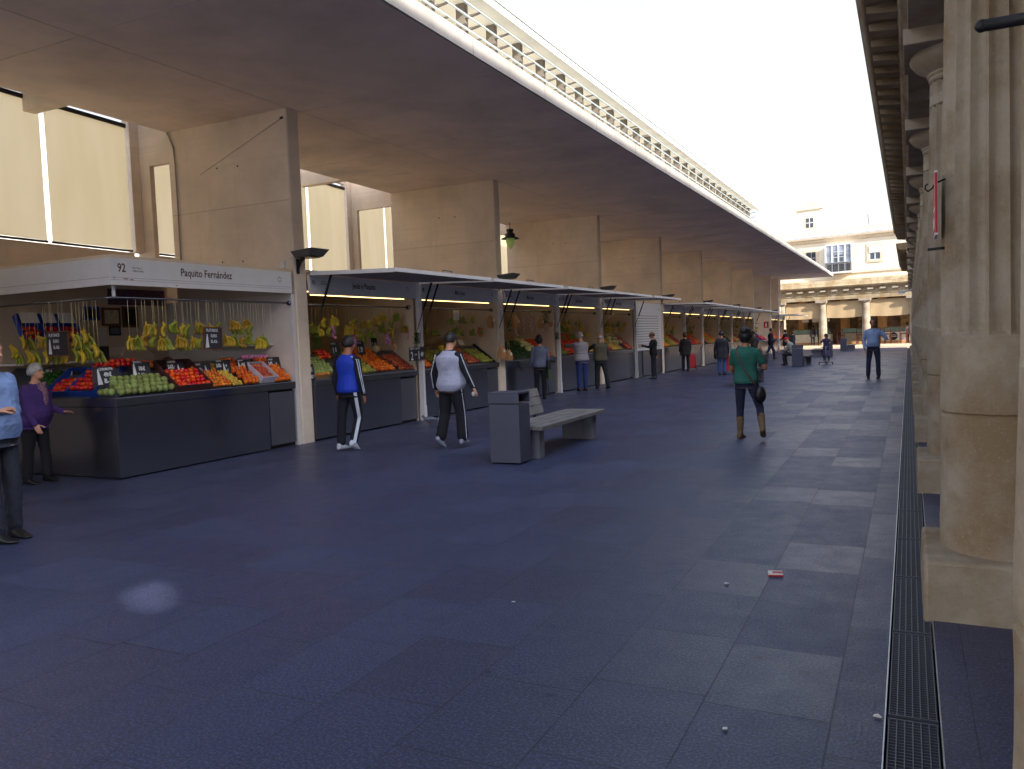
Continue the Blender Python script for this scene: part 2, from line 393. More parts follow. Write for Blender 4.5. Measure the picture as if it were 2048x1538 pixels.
for k, Y in enumerate(ymax):
    bx = backX(Y)
    p = MB(); g0z = gz(Y)-.02; t = .29
    # notched front corner as on the cast pier: narrow shaft above the awnings, chamfered head
    p.prism([(bx, Y), (FX-.02, Y), (FX, Y+.02), (FX, Y+t-.02), (FX-.02, Y+t), (bx, Y+t)], 'z', g0z, 5.49)
    po = p.build('pier', M_pier, hall)
    if k in (1, 2, 3, 4, 5):
        h = MB()
        for X, z in ((-10.62, 4.72), (-10.15, 4.70), (-10.62, 3.12), (-10.15, 3.1)):
            h.tube([(X, Y-.0015, z), (X, Y+.004, z)], .017, 8)
        h.build('tie_hole', M_hole, po)
        j = MB(); j.box(bx, FX-.03, Y-.0012, Y+.001, 4.02, 4.028); j.build('pour_joint', plain('pour joint', srgb(186, 166, 140), .9), po)
# last bay: narrow posts and a glazed return
g = MB(); g.box(-9.34, -9.24, 68.3, 68.4, -.3, 5.49); g.build('post', M_pier, hall)
g = MB(); g.box(-9.30, -9.28, 66.25, 68.3, 2.4, 5.4)
g.build('glazing', plain('pale green glass', srgb(150, 170, 165), .15, var=.25, scale=1), hall)
# gallery behind the piers: cross frames, west blinds, upstand wall
for k, Y in enumerate(PY):
    wx = westX(Y); bx = backX(Y)
    f = MB()
    x0 = wx-.02; px0 = (wx-.12, bx-.70) if k == 1 else (wx-.12, wx+.22)
    f.box(wx, bx, Y+.17, Y+.27, 5.02 if k < 2 else 5.2, 6.55)
    f.box(px0[0], px0[1], Y+.171, Y+.269, 2.0, 5.02 if k < 2 else 5.2)
    f.box(wx-.14, wx+.05, Y-.02, Y+.168, 3.46, 6.5)
    f.build('cross_frame', M_pier, hall)
    f = MB(); f.box(westX(Y-2.1), backX(Y-2.1)-.01, Y-2.1, Y-1.9, 5.5, 6.5); f.build('cross_beam', M_pier, hall)
    # two blinds and a narrow one per bay, with slits of daylight between
    ya = Y+.3; yb = Y+7.31-.02
    n = 4; st = (yb-ya)/n
    for i in range(n):
        a = ya+i*st+.04; b = ya+(i+1)*st-.045
        q = MB(); zt = 5.70+.03*k; zb = 3.5
        seg = 10
        vs = []; fs = []
        for s_ in range(seg+1):
            yy = a+(b-a)*s_/seg; bow = .035*math.sin(s_/seg*math.pi)+.01*math.sin(s_*2.1+i)
            for z in (zb, (zb+zt)/2, zt): vs.append((westX(yy)+bow*(1 if z < zt else .3), yy, z))
        for s_ in range(seg):
            for r_ in range(2): c0 = s_*3+r_; fs.append((c0, c0+3, c0+4, c0+1))
        q.add(vs, fs, 0, True); bo = q.build('blind', M_blind, hall)
        rr = MB(); rr.box(westX(a)-.03, westX(a)+.03, a, b, zt, zt+.07); rr.v = [(westX(v[1])+(v[0]-westX(a)), v[1], v[2]) for v in rr.v]
        rr.build('blind_roller', M_iron, bo); rr = MB(); rr.tube([(westX(a), a, zb-.02), (westX(b), b, zb-.02)], .02, 6)
        rr.build('bottom_bar', M_iron, bo)
    u = MB(); u.add([(westX(ya)-.1, ya, 0), (westX(ya), ya, 0), (westX(yb), yb, 0), (westX(yb)-.1, yb, 0),
                     (westX(ya)-.1, ya, 3.45), (westX(ya), ya, 3.45), (westX(yb), yb, 3.45), (westX(yb)-.1, yb, 3.45)],
                    [(0, 3, 2, 1), (4, 5, 6, 7), (0, 1, 5, 4), (1, 2, 6, 5), (2, 3, 7, 6), (3, 0, 4, 7)])
    u.build('upstand_wall', M_pier, hall)
    u = MB(); u.add([(westX(ya)-.1, ya, 5.86+.03*k), (westX(ya), ya, 5.86+.03*k), (westX(yb), yb, 5.86+.03*k), (westX(yb)-.1, yb, 5.86+.03*k),
                     (westX(ya)-.1, ya, 6.6), (westX(ya), ya, 6.6), (westX(yb), yb, 6.6), (westX(yb)-.1, yb, 6.6)],
                    [(0, 3, 2, 1), (4, 5, 6, 7), (0, 1, 5, 4), (1, 2, 6, 5), (2, 3, 7, 6), (3, 0, 4, 7)])
    u.build('head_wall', M_pier, hall)
# clerestory on top of the canopy
RY1 = 35.1
r = MB(); r.box(-12.3, -5.48, -10, RY1, 6.52, 6.64); r.build('roof', plain('white roof slab', srgb(242, 238, 226), .8, var=.02), hall); r = MB(); r.box(-6.29, -5.42, -9.9, 68.7, 5.7405, 5.745); r.build('deck', plain('white bounce sheet', srgb(236, 232, 222), .8, var=.04), hall)  # thin white sheet added on the canopy to bounce light up at the clerestory
r = MB(); r.box(-5.50, -5.46, -10, RY1+.05, 6.641, 6.665); r.build('roof_edge_trim', M_rail, hall)
r = MB(); r.box(-6.40, -6.30, -10, RY1-.2, 5.746, 6.515); r.build('clerestory_wall', plain('pale clerestory panel', srgb(244, 240, 228), .8, var=.02), hall)
yy = 1.2; i = 0
while yy < RY1-.2:
    f = MB(); f.box(-5.90, -5.76, yy, yy+.11, 5.746, 6.515); fo = f.build('fin', M_fin, hall)
    if i % 2 == 0:
        s = MB(); s.box(-6.295, -6.25, yy-.2, yy-.14, 5.75, 6.5); s.build('pipe', M_fin, fo)
    b = MB()
    for z in (5.96, 6.15, 6.33): b.prism([(-5.758, z-.035), (-5.52, z-.0), (-5.52, z+.003), (-5.758, z+.003)], 'y', yy+.01, yy+.07)
    b.build('bracket', M_fin, fo)
    yy += .94; i += 1
for z in (5.96, 6.15, 6.33):
    b = MB(); b.box(-5.535, -5.51, -10, RY1-.1, z+.004, z+.022); b.build('rail', M_rail, hall)
# lit central building of the market square, seen as glow through the blinds
inner = MB(); inner.box(-40, -27, -15, 66, -.3, 10); cb = thing('central_building', 'white central market building behind the canvas blinds', 'building', (-30, 20, 0)); inner.build('wall', M_white, cb)
# hanging lantern in the third bay
Lp = onY(1020, 470, 24.6)
lan = thing('hanging_lantern', 'dark lantern with greenish glass hanging high in the gallery', 'lantern', Lp)
b = MB(); b.tube([Lp+Vector((0, 0, .2)), (Lp.x, Lp.y, 5.5)], .012, 6); b.build('rod', M_iron, lan)
b = MB(); b.lathe([(.06, .2), (.12, .19), (.12, .12), (.08, .1), (.17, .02), (.17, -.06), (.3, -.12), (.3, -.135), (.1, -.1)], Lp, 20); b.build('cap', M_iron, lan)
b = MB(); b.lathe([(.14, -.1), (.15, -.2), (.12, -.32), (.06, -.42), (.01, -.47)], Lp, 18)
b.build('glass_bowl', emit('lantern glass', srgb(150, 170, 100), .1), lan)

# ------------------------------------------------------------------ colonnade on the right
CX, CY0, CS = .48, 1.60, 3.675
def column(name, H=4.3, r0=.325, r1=.27, plinth=True, mat=None, flute_from=1.54, flutes=20):
    t = thing(name, '', 'column')
    if plinth:
        p = MB(); n = 9; vs = []; half = .42
        p.box(-half, half, -half, half, -.3, .33); po = p.build('plinth', mat, t, world=False, bevel=.022)
        dm = po.modifiers.new('sub', 'SUBSURF'); dm.subdivision_type = 'SIMPLE'; dm.levels = dm.render_levels = 4
        tx = bpy.data.textures.get('worn') or bpy.data.textures.new('worn', 'CLOUDS'); tx.noise_scale = .22
        d = po.modifiers.new('wear', 'DISPLACE'); d.texture = tx; d.strength = .022; d.mid_level = .5; d.texture_coords = 'LOCAL'
    s = MB(); n = flutes*10; zs = []; z = .30
    while z < flute_from-.02: zs.append(z); z += .1
    zs += [1.085, 1.0951, 1.1049, 1.115]; zs.sort()
    zs += [flute_from-.012, flute_from, flute_from+.02]
    z = flute_from+.15
    while z < 3.62: zs.append(z); z += .15
    zs += [3.665, 3.68, 3.70, 3.775, 3.79, 3.81, 3.88, 3.905, 3.92, 3.94, 3.96]
    vs = []; fs = []
    for z in zs:
        rr = r0+(r1-r0)*((z-.3)/3.7)**1.5
        for j in range(n):
            a = 2*math.pi*j/n; ph = (j % 10)/10
            d = 0
            if flute_from+.01 < z < 3.67 or 3.785 < z < 3.91:
                d = .040*math.sqrt(max(0, 1-((ph-.5)/.42)**2)) if .08 < ph < .92 else 0
            w = .004*noise.noise(Vector((math.cos(a)*2.5, math.sin(a)*2.5, z*2)))+.0025*noise.noise(Vector((math.cos(a)*9, math.sin(a)*9, z*9)))
            if abs(z-1.10) < .006: w -= .008
            q = rr-d+w*(1.6 if z < flute_from else 1.2); vs.append((q*math.cos(a), q*math.sin(a), z))
    for i in range(len(zs)-1):
        for j in range(n): fs.append((i*n+j, i*n+(j+1) % n, (i+1)*n+(j+1) % n, (i+1)*n+j))
    s.add(vs, fs, 0, True); so_ = s.build('shaft', mat, t, world=False)
    so_.data.set_sharp_from_angle(angle=R(28))
    c = MB()
    c.lathe([(r1, 3.9), (r1+.02, 3.93), (r1+.005, 3.945), (r1+.035, 3.965), (r1+.015, 3.98), (r1+.05, 4.0), (r1+.13, 4.05), (r1+.18, 4.12), (r1+.17, 4.17)], (0, 0, 0), 40)
    c.box(-.5, .5, -.5, .5, 4.165, 4.31); c.build('capital', mat, t, world=False, bevel=.008)
    return t
col0 = column('stone_column', mat=M_stone)
lab = ['nearest weathered fluted limestone column, cut by the right edge of the photo', 'big fluted limestone column with a chipped plinth, the red and white sign on it',
       'fluted limestone column right behind the one with the red sign']
ncol = 17
for k in range(ncol):
    o = col0 if k == 0 else copy_tree(col0)
    Y = CY0+k*CS; o.location = (CX, Y, gz(Y)); o.rotation_euler = (0, 0, 0)
    o['group'] = 'fluted columns of the arcade on the right'
    o['label'] = lab[k] if k < 3 else ('fluted limestone column farther along the row on the right' if k > 4 else ['third fluted column beyond the red and white sign', 'fourth fluted column beyond the red and white sign'][k-3])
# entablature with modillion cornice, in two stretches with a passage between
arc = thing('stone_arcade', 'old stone arcade with a dark bracketed cornice over the row of columns', 'building', (1.5, 10, 0))
M_corn = stone('darker cornice stone', srgb(150, 134, 112))  # one darker stone tone for cornice, modillions and arcade roof
for a, b in ((-7, 38.5), (44.2, CY0+16*CS+1.0)):
    e = MB(); e.prism([(.02, 4.305), (.02, 4.62), (-.02, 4.64), (-.02, 4.7), (.03, 4.71), (.03, 5.02), (-.05, 5.05), (-.08, 5.1), (.9, 5.1), (.9, 4.305)], 'y', a, b)
    e.build('architrave', M_stone, arc)
    e = MB(); e.prism([(-.34, 5.205), (-.42, 5.21), (-.42, 5.3), (-.46, 5.32), (-.47, 5.4), (-.53, 5.46), (-.53, 5.52), (1.0, 5.6), (1.0, 5.102), (-.06, 5.102), (-.08, 5.2)], 'y', a, b)
    e.build('cornice', M_corn, arc)
    y = a+.15
    while y < b-.4:
        m_ = MB(); m_.prism([(-.085, 5.09), (-.39, 5.12), (-.40, 5.20), (-.085, 5.203)], 'y', y, y+.24); m_.build('modillion', M_corn, arc); y += .61
    c = MB()
    hy = -1.55 if a < 0 else a+1  # gap in ceiling and back wall, added for the sunbeam
    c.box(.9, 3.0, a, b, 4.5, 4.6); c.box(3.0, 4.2, a, hy-.9, 4.5, 4.6); c.box(3.0, 4.2, hy+.9, b, 4.5, 4.6); c.build('ceiling', M_cream, arc)
    c = MB(); c.box(4.2, 4.5, a, hy-.9, -.3, 5.6); c.box(4.2, 4.5, hy+.9, b, -.3, 5.6); c.box(4.2, 4.5, hy-.9, hy+.9, -.3, 4.5); c.build('back_wall', M_cream, arc)
    c = MB(); c.box(.9, 4.5, a, b, 5.45, 5.6); c.build('roof', M_corn, arc)
    c = MB(); c.box(4.5, 5.0, a, hy-.9, 5.45, 5.6); c.box(4.5, 5, hy+.9, b, 5.45, 5.6); c.build('rear_gutter', M_corn, arc)
# tall houses behind the arcade keep the street in shade
th = thing('rear_house_row', 'plain cream houses rising behind the stone arcade', 'building', (10, 0, 0))
b = MB(); SP = Vector((-4.57, 3.68, 0)); HR = .16
def on_ray(X): return SP+sdir*((X-SP.x)/sdir.x)
for i in range(11):  # slabs leave an added shaft along the sun ray
    x0 = 5+i; x1 = x0+1; A = on_ray(x0); B = on_ray(x1); h = .18
    ya, yb = min(A.y, B.y)-h, max(A.y, B.y)+h; za, zb = min(A.z, B.z)-h, max(A.z, B.z)+h; TOP = 11.33
    b.box(x0, x1, -11.5, ya, -.3, TOP); b.box(x0, x1, yb, 58, -.3, TOP); b.box(x0, x1, ya, yb, -.3, za)
    if zb < TOP: b.box(x0, x1, ya, yb, zb, TOP)
b.build('wall', M_cream, th)
# unseen plate with a round hole, added to shape one sunbeam onto the paving
b = MB(); A = on_ray(4.9); U = sdir.cross(Vector((0, 0, 1))).normalized(); V = U.cross(sdir); n = 24; vs = []
for k in range(n):
    a = 2*math.pi*k/n; c, s = math.cos(a), math.sin(a); q = 1/max(abs(c), abs(s))
    vs.append(A+(U*c+V*s)*HR); vs.append(A+(U*c+V*s)*.75*q)
b.add(vs, [(2*k, 2*k+1, (2*k+3) % (2*n), (2*k+2) % (2*n)) for k in range(n)]); b.build('beam_mask', M_iron, th)

sh_ = thing('bounce_block', 'unseen pale block added behind the camera to bounce sunlight', 'building', (-20, -25, 0))  # unseen, added so its sunlit side brightens piers and soffit
b = MB(); b.box(-32, -14, -40, -15, -.3, 14); b.build('wall', M_white, sh_)
# ------------------------------------------------------------------ far side of the square
far = thing('far_building', 'sunlit cream house with stone colonnade closing the street', 'building', (0, 72, -.3), rz=R(-13))
def fb(name, mb, mats, par=None, **k): return mb.build(name, mats, par or far, world=False, **k)
Z = .3  # heights above were read from street level; the far paving lies lower
m = MB(); m.box(-24, 6, .55, .9, 5.4+Z, 8.75+Z)
fb('upper_wall', m, M_cream)
m = MB(); m.prism([(.5, 8.72+Z), (.32, 8.8+Z), (.30, 8.92+Z), (.1, 9.0+Z), (.05, 9.14+Z), (.45, 9.3+Z), (.45, 9.74+Z), (.9, 9.74+Z), (.9, 8.72+Z)], 'x', -24, 6); fb('cornice', m, [M_stone_lt])
m = MB(); m.box(-24, 6, .06, .46, 9.142+Z, 9.26+Z); fb('cornice_lead', m, M_grey_roof)
m = MB(); m.box(-24, 6, .9, 9, 9.0+Z, 9.3+Z); m.box(-24, 6, 8.6, 9, 0, 9+Z); fb('roof', m, M_grey_roof)
m = MB(); m.box(-24, 6, .42, .56, 5.95+Z, 6.07+Z); m.box(-24, 6, .36, .56, 5.4+Z, 5.58+Z); fb('string_course', m, M_stone_lt)
# entablature
m = MB(); m.prism([(-.05, 3.8+Z), (-.05, 4.15+Z), (-.1, 4.17+Z), (-.1, 4.22+Z), (-.04, 4.23+Z), (-.04, 4.62+Z), (-.3, 4.72+Z), (-.55, 4.84+Z), (-.6, 4.92+Z), (-.2, 4.97+Z), (-.15, 5.43+Z), (.55, 5.43+Z), (.55, 3.8+Z)], 'x', -24, 6); fb('entablature', m, M_stone2)
k = 0
x = -22.0
while x < 5.5:
    m = MB(); m.box(x, x+.42, -.34, -.06, 4.5+Z, 4.64+Z); fb('modillion', m, M_stone_lt); x += .95
m = MB(); m.prism([(-.8, -.2), (-.8, .15), (-.45, .15), (-.45, .28), (8.6, .28), (8.6, -.2)], 'x', -24, 6); fb('step', m, M_stone_lt)
m = MB(); m.box(-24, 6, .5, 4.6, 4.0+Z, 4.1+Z); fb('ceiling', m, M_cream)
fcol = None
for k, s in enumerate((-.35, 3.27, 6.79, 10.3, 13.8, 17.3)):
    if fcol is None:
        t = thing('far_column', '', 'column'); fcol = t
        m = MB(); m.lathe([(.36, .28), (.36, .45), (.33, .47), (.335, .5), (.33, 1.7), (.285, 3.6), (.29, 3.66), (.27, 3.67), (.3, 3.72), (.42, 3.84), (.43, 3.9)], n=28)
        m.build('shaft', M_stone, t, world=False); m = MB(); m.box(-.47, .47, -.47, .47, 3.9, 4.1); m.build('abacus', M_stone, t, world=False)
        o = t
    else: o = copy_tree(fcol)
    M_ = Matrix.Translation((0, 72, -.3)) @ Matrix.Rotation(R(-13), 4, 'Z')
    o.location = M_ @ Vector((-s, .25, 0)); o.rotation_euler = (0, 0, R(-13))
    o['group'] = 'round columns of the far colonnade'
    o['label'] = ['round stone column at the right end of the far colonnade', 'sunlit round column behind the man in the blue shirt', 'sunlit round column behind the child on the scooter'][k] if k < 3 else 'round column of the far colonnade hidden behind the market stalls'
# canvas screens between the columns
M_canvas = plain('beige canvas screen', srgb(196, 168, 126), .85, var=.05, scale=.8, fine=200, bmp=.05)
sc0 = None
for k, (a, b) in enumerate(((-.05, 2.95), (3.6, 6.45), (7.12, 9.95), (10.6, 13.4), (14.1, 17))):
    m = MB(); seg = 12; vs = []; fs = []
    for i in range(seg+1):
        x = -a-(b-a)*i/seg; sg = .05*math.sin(i/seg*math.pi)
        for j, z in enumerate((2.31, 2.8, 3.3, 3.66)):
            vs.append((x, .28+.03*math.sin(i*1.3+j), z+Z-(sg if j == 0 else 0)))
    for i in range(seg):
        for j in range(3): c0 = i*4+j; fs.append((c0, c0+4, c0+5, c0+1))
    m.add(vs, fs, 0, True)
    o = m.build('canvas_screen', M_canvas); o.matrix_world = Matrix.Translation((0, 72, -.3)) @ Matrix.Rotation(R(-13), 4, 'Z')
    o.location = (0, 72, -.3); o.rotation_euler = (0, 0, R(-13))
    tag(o, ['beige canvas screen of the far colonnade, right of the right-hand round column', 'beige canvas screen between the two round columns', 'beige canvas screen left of the two round columns'][k] if k < 3 else 'beige canvas screen of the far colonnade hidden by the stalls', 'canvas screen', 'canvas screens of the far colonnade')
# shops in the far arcade
m = MB(); m.box(-24, 6, 4.6, 4.9, 0, 4.1+Z); fb('shop_wall', m, plain('shop interior', srgb(140, 118, 92), .8, var=.4, scale=1.5))
M_tan = plain('tan stone pier', srgb(196, 150, 96), .8, var=.1, scale=3)
for s in (-.1, 3.0, 6.1, 9.8, 13.3):
    m = MB(); m.box(-s-.25, -s+.25, 3.6, 4.6, .28, 4.2); fb('shop_pier', m, M_tan)
m = MB()
for s in (.9, 4.4, 8.4): m.box(-s-.75, -s+.75, 4.45, 4.58, 1.3, 2.6)
fb('shop_backboard', m, plain('shop shelf tiles', srgb(176, 148, 108), .6, var=.5, scale=4))
M_ctr = plain('pale counter front', srgb(226, 220, 206), .4, var=.08)
def shop_counter(s0, s1, mat, label, gl=True, logo=False):
    M_ = Matrix.Translation((0, 72, -.3)) @ Matrix.Rotation(R(-13), 4, 'Z')
    t = thing('shop_counter', label, 'counter', M_ @ Vector((-(s0+s1)/2, 2.9, .28)), rz=R(-13)); h = (s1-s0)/2
    m = MB(); m.box(-h, h, -.35, .35, 0, .22, 1); m.box(-h+.02, h-.02, -.33, .33, .22, .95); m.build('body', [mat, M_tan], t, world=False)
    m = MB(); m.box(-h, h, -.35, .35, .95, 1.0); m.build('top', M_steel, t, world=False)
    if gl:
        m = MB(); m.box(-h+.05, h-.05, -.3, -.28, 1.0, 1.35); m.box(-h+.05, h-.05, -.3, .2, 1.35, 1.37)
        m.build('glass_case', plain('greenish case glass', srgb(120, 150, 140), .1, var=.2), t, world=False)
        m = MB(); rn = random.Random(int(s0*10))
        for i in range(9): x = -h+.2+i*(2*h-.4)/8; m.box(x-.09, x+.09, -.2, .1, 1.0, 1.06+rn.random()*.12)
        m.build('goods', plain('goods in the case', srgb(190, 160, 110), .7, var=.4, scale=8), t, world=False)
    if logo:
        m = MB(); m.tube([(-.25, -.335, .58), (-.25, -.345, .58)], .33, 28); m.build('round_emblem', M_black, t, world=False)
        m = MB(); m.box(-.5, 0, -.349, -.346, .56, .6); m.box(-.42, -.08, -.349, -.346, .68, .71); m.build('emblem_stripe', M_wmetal, t, world=False)
    return t
shop_counter(.3, 2.75, M_ctr, 'white shop counter with a round black emblem in the far arcade', True, True)
shop_counter(3.6, 6.0, plain('grey shop counter', srgb(150, 140, 120), .5), 'greyish glass topped shop counter between the two far columns')
shop_counter(6.9, 10.2, M_ctr, 'pale stone shop counter under the left canvas screen')
# white notices over the left shop
for i, s in enumerate((7.35, 8.3, 9.2)):
    m = MB(); m.box(-s-.28, -s+.28, 2.9, 2.93, 2.05+Z*0+.25, 2.5+.0+.2)
    o = m.build('notice_board', plain('white board', srgb(228, 222, 208), .5)); o.location = (0, 72, -.3); o.rotation_euler = (0, 0, R(-13))
    tag(o, ['right white notice hanging over the far left shop', 'middle white notice hanging over the far left shop', 'left white notice hanging over the far left shop'][i], 'sign', 'white notices over the far shop')
# upper windows
def window(s, z0, z1, w_, name='window', bars=(1, 1), shutter=0, grille=False, y=.54):
    f = MB(); x = -s
    f.box(x-w_-.22, x-w_, y-.05, y+.02, z0-.2, z1+.22); f.box(x+w_, x+w_+.22, y-.05, y+.02, z0-.2, z1+.22)
    f.box(x-w_, x+w_, y-.05, y+.02, z1, z1+.22); f.box(x-w_, x+w_, y-.07, y+.02, z0-.2, z0)
    fo = fb(name, f, M_stone_lt)
    g_ = MB(); g_.box(x-w_, x+w_, y-.004, y+.008, z0, z1); g_.build('pane', M_glassd, fo, world=False)
    g_ = MB()
    for i in range(bars[0]+2):
        xx = x-w_+2*w_*i/(bars[0]+1); g_.box(xx-.035, xx+.035, y-.03, y-.006, z0, z1)
    for i in range(bars[1]+2):
        zz = z0+(z1-z0)*i/(bars[1]+1); g_.box(x-w_, x+w_, y-.028, y-.0075, zz-.03, zz+.03)
    g_.build('sash', M_wmetal, fo, world=False)
    if grille:
        g_ = MB()
        for i in range(9): xx = x-w_+2*w_*(i+.5)/9; g_.box(xx-.012, xx+.012, y-.1, y-.075, z0, z1)
        g_.build('grille', M_iron, fo, world=False)
    if shutter:
        g_ = MB(); g_.box(x-w_-.03, x+w_+.03, y-.1, y-.032, z1-shutter, z1+.02); g_.build('roller_blind', M_wmetal, fo, world=False)
    return fo
window(7.78, 6.95+Z, 8.0+Z, .42, grille=True)
window(2.6, 6.92+Z, 8.02+Z, .42, shutter=.52)
window(12.4, 6.92+Z, 8.02+Z, .42)
# glazed bay with balcony
bay = MB(); x0, x1 = -6.35, -4.25
bay.box(x0, x1, -.2, .5, 8.3+Z, 8.42+Z); bay.box(x0, x1, -.2, .5, 6.78+Z, 6.9+Z); bay.box(x0, x1, -.25, .5, 5.98+Z, 6.1+Z)
for i in range(5):
    xx = x0+(x1-x0)*i/4; bay.box(xx-.05, xx+.05, -.2, -.1, 6.1+Z, 8.3+Z)
for zz in (7.3, 7.75): bay.box(x0+.55, x1-.55, -.18, -.12, zz+Z, zz+.04+Z)
bo = fb('bay_window', bay, M_wmetal)
q = MB(); q.box(x0+.03, x1-.03, -.14, -.13, 6.9+Z, 8.3+Z); q.build('pane', plain('curtained glass', srgb(150, 158, 170), .2, var=.3, scale=1.5), bo, world=False)
q = MB(); q.box(x0+.7, x1-.7, -.145, -.141, 6.92+Z, 7.5+Z); q.box(x0+.1, x1-.1, -.1, -.06, 6.15+Z, 6.75+Z); q.build('dark_pane', M_glassd, bo, world=False)
q = MB()
for i in range(22): xx = x0+(x1-x0)*i/21; q.box(xx-.011, xx+.011, -.24, -.215, 6.1+Z, 6.85+Z)
q.box(x0, x1, -.245, -.21, 6.85+Z, 6.88+Z); q.build('railing', M_iron, bo, world=False)
# gabled dormer with scrolls
d = MB(); y0 = .5
d.prism([(-9.9, 9.7+Z), (-9.6, 9.95+Z), (-9.3, 10.3+Z), (-9.05, 10.8+Z), (-8.95, 11.6+Z), (-6.85, 11.6+Z), (-6.75, 10.8+Z), (-6.5, 10.3+Z), (-6.15, 9.95+Z), (-5.8, 9.7+Z)], 'y', y0, y0+.4)
do = fb('dormer', d, M_cream)
q = MB(); q.box(-9.1, -6.7, y0-.15, y0+.5, 11.6+Z, 11.72+Z); q.prism([(-9.0, 11.72+Z), (-8.4, 12.2+Z), (-7.4, 12.2+Z), (-6.8, 11.72+Z)], 'y', y0, y0+.4); q.build('pediment', M_stone_lt, do, world=False)
q = MB(); q.box(-8.25, -7.45, y0-.03, y0-.004, 10.02+Z, 11.0+Z); q.build('frame', M_stone_lt, do, world=False)
q = MB(); q.box(-8.15, -7.53, y0-.045, y0-.032, 10.1+Z, 10.9+Z); q.build('pane', M_glassd, do, world=False)
q = MB(); q.box(-7.87, -7.81, y0-.06, y0-.047, 10.1+Z, 10.9+Z); q.box(-8.15, -7.53, y0-.06, y0-.047, 10.47+Z, 10.53+Z); q.build('sash', M_wmetal, do, world=False)
q = MB(); q.box(-8.9, -6.9, y0+.4, 5, 9.4+Z, 11.3+Z); q.build('dormer_roof', M_cream, do, world=False)
# chimney, aerials
q = MB(); q.box(-5.7, -5.3, 2.2, 2.7, 9.3+Z, 10.9+Z); fb('chimney', q, M_grey_roof)
q = MB(); q.tube([(-3.1, .8, 9.7+Z), (-3.2, .8, 10.7+Z)], .02, 5); fb('aerial', q, M_iron)
P_ = onX(1803, 592, -.25)
# hills of town behind: side street houses left and right of the square
# ------------------------------------------------------------------ market stalls
M_tube = emit('fluorescent tube', srgb(255, 218, 140), 2.6)
M_led = emit('green display', srgb(60, 240, 130), .8)
M_chalk = plain('blackboard', srgb(46, 46, 50), .6, var=.1)
M_chalkw = plain('white chalk paint', srgb(226, 226, 232), .8, var=.05, bmp=0)
M_wood = plain('pale crate wood', srgb(190, 150, 104), .8, var=.15, scale=8)
M_bframe = plain('brown frame wood', srgb(112, 66, 40), .6, var=.1)
M_blue = plain('blue plastic crate', srgb(26, 66, 160), .45, var=.1)
M_green = plain('green plastic crate', srgb(40, 110, 50), .5, var=.1)
M_paper = plain('white paper', srgb(232, 226, 220), .8, var=.04, bmp=0)
M_kraft = plain('brown paper', srgb(196, 148, 96), .8, var=.12, scale=10)
M_string = plain('twine', srgb(214, 196, 150), .9, var=.05, bmp=0)
M_carton = plain('pale carton', srgb(206, 200, 214), .7, var=.06)
M_inner = plain('stall interior wall', srgb(222, 202, 176), .8, var=.06, scale=1.5)
M_rust = plain('rust mark', srgb(176, 120, 70), .8, var=.3, scale=20)
def fruitmat(name, col, col2, rough=.4, sc=14):
    m, nt, b = newmat(name); oi = N(nt, 'ShaderNodeObjectInfo'); v = coords(nt)
    n1 = noise_tex(nt, v, sc, 4); c = mix(nt, col, col2, ramp(nt, n1, [(.42, 0), (.7, 1)]))
    hs = N(nt, 'ShaderNodeHueSaturation'); nt.links.new(c, hs.inputs['Color'])
    mr = N(nt, 'ShaderNodeMapRange'); mr.inputs[3].default_value = .72; mr.inputs[4].default_value = 1.15; nt.links.new(oi.outputs['Random'], mr.inputs[0]); nt.links.new(mr.outputs[0], hs.inputs['Value'])
    mh = N(nt, 'ShaderNodeMapRange'); mh.inputs[3].default_value = .485; mh.inputs[4].default_value = .515; nt.links.new(oi.outputs['Random'], mh.inputs[0]); nt.links.new(mh.outputs[0], hs.inputs['Hue'])
    nt.links.new(hs.outputs[0], b.inputs['Base Color']); b.inputs['Roughness'].default_value = rough
    bump(nt, b, noise_tex(nt, v, 120, 2), .25, .002); return m
MF = {
 'orange': fruitmat('orange peel', srgb(240, 118, 20), srgb(226, 96, 14)),
 'mandarin': fruitmat('mandarin peel', srgb(244, 132, 32), srgb(236, 150, 50)),
 'tomato': fruitmat('tomato skin', srgb(214, 40, 22), srgb(226, 70, 30), .25),
 'persimmon': fruitmat('red fruit skin', srgb(238, 66, 22), srgb(228, 44, 18), .25),
 'custard_apple': fruitmat('custard apple skin', srgb(150, 164, 92), srgb(118, 132, 66), .6, 30),
 'lemon': fruitmat('lemon peel', srgb(226, 190, 70), srgb(206, 176, 84)),
 'apple': fruitmat('apple skin', srgb(190, 46, 50), srgb(216, 140, 70), .3),
 'yellow_melon': fruitmat('yellow melon skin', srgb(222, 206, 70), srgb(206, 190, 60), .4),
 'pear': fruitmat('green pear skin', srgb(170, 172, 70), srgb(140, 150, 60), .45),
 'pepper': fruitmat('green pepper skin', srgb(44, 96, 28), srgb(30, 70, 20), .25),
 'cauliflower': fruitmat('cauliflower curd', srgb(226, 214, 164), srgb(190, 186, 120), .8, 30),
 'banana': fruitmat('ripe banana skin', srgb(204, 166, 44), srgb(178, 150, 40), .5, 9),
 'banana2': fruitmat('greenish banana skin', srgb(158, 154, 46), srgb(116, 130, 36), .5, 9),
 'garlic': fruitmat('pink garlic net', srgb(216, 130, 178), srgb(196, 150, 190), .6, 40),
 'leaf': fruitmat('leafy green', srgb(56, 96, 40), srgb(90, 130, 60), .6, 20),
 'onion': fruitmat('onion net', srgb(206, 120, 50), srgb(220, 150, 90), .5, 25),
}
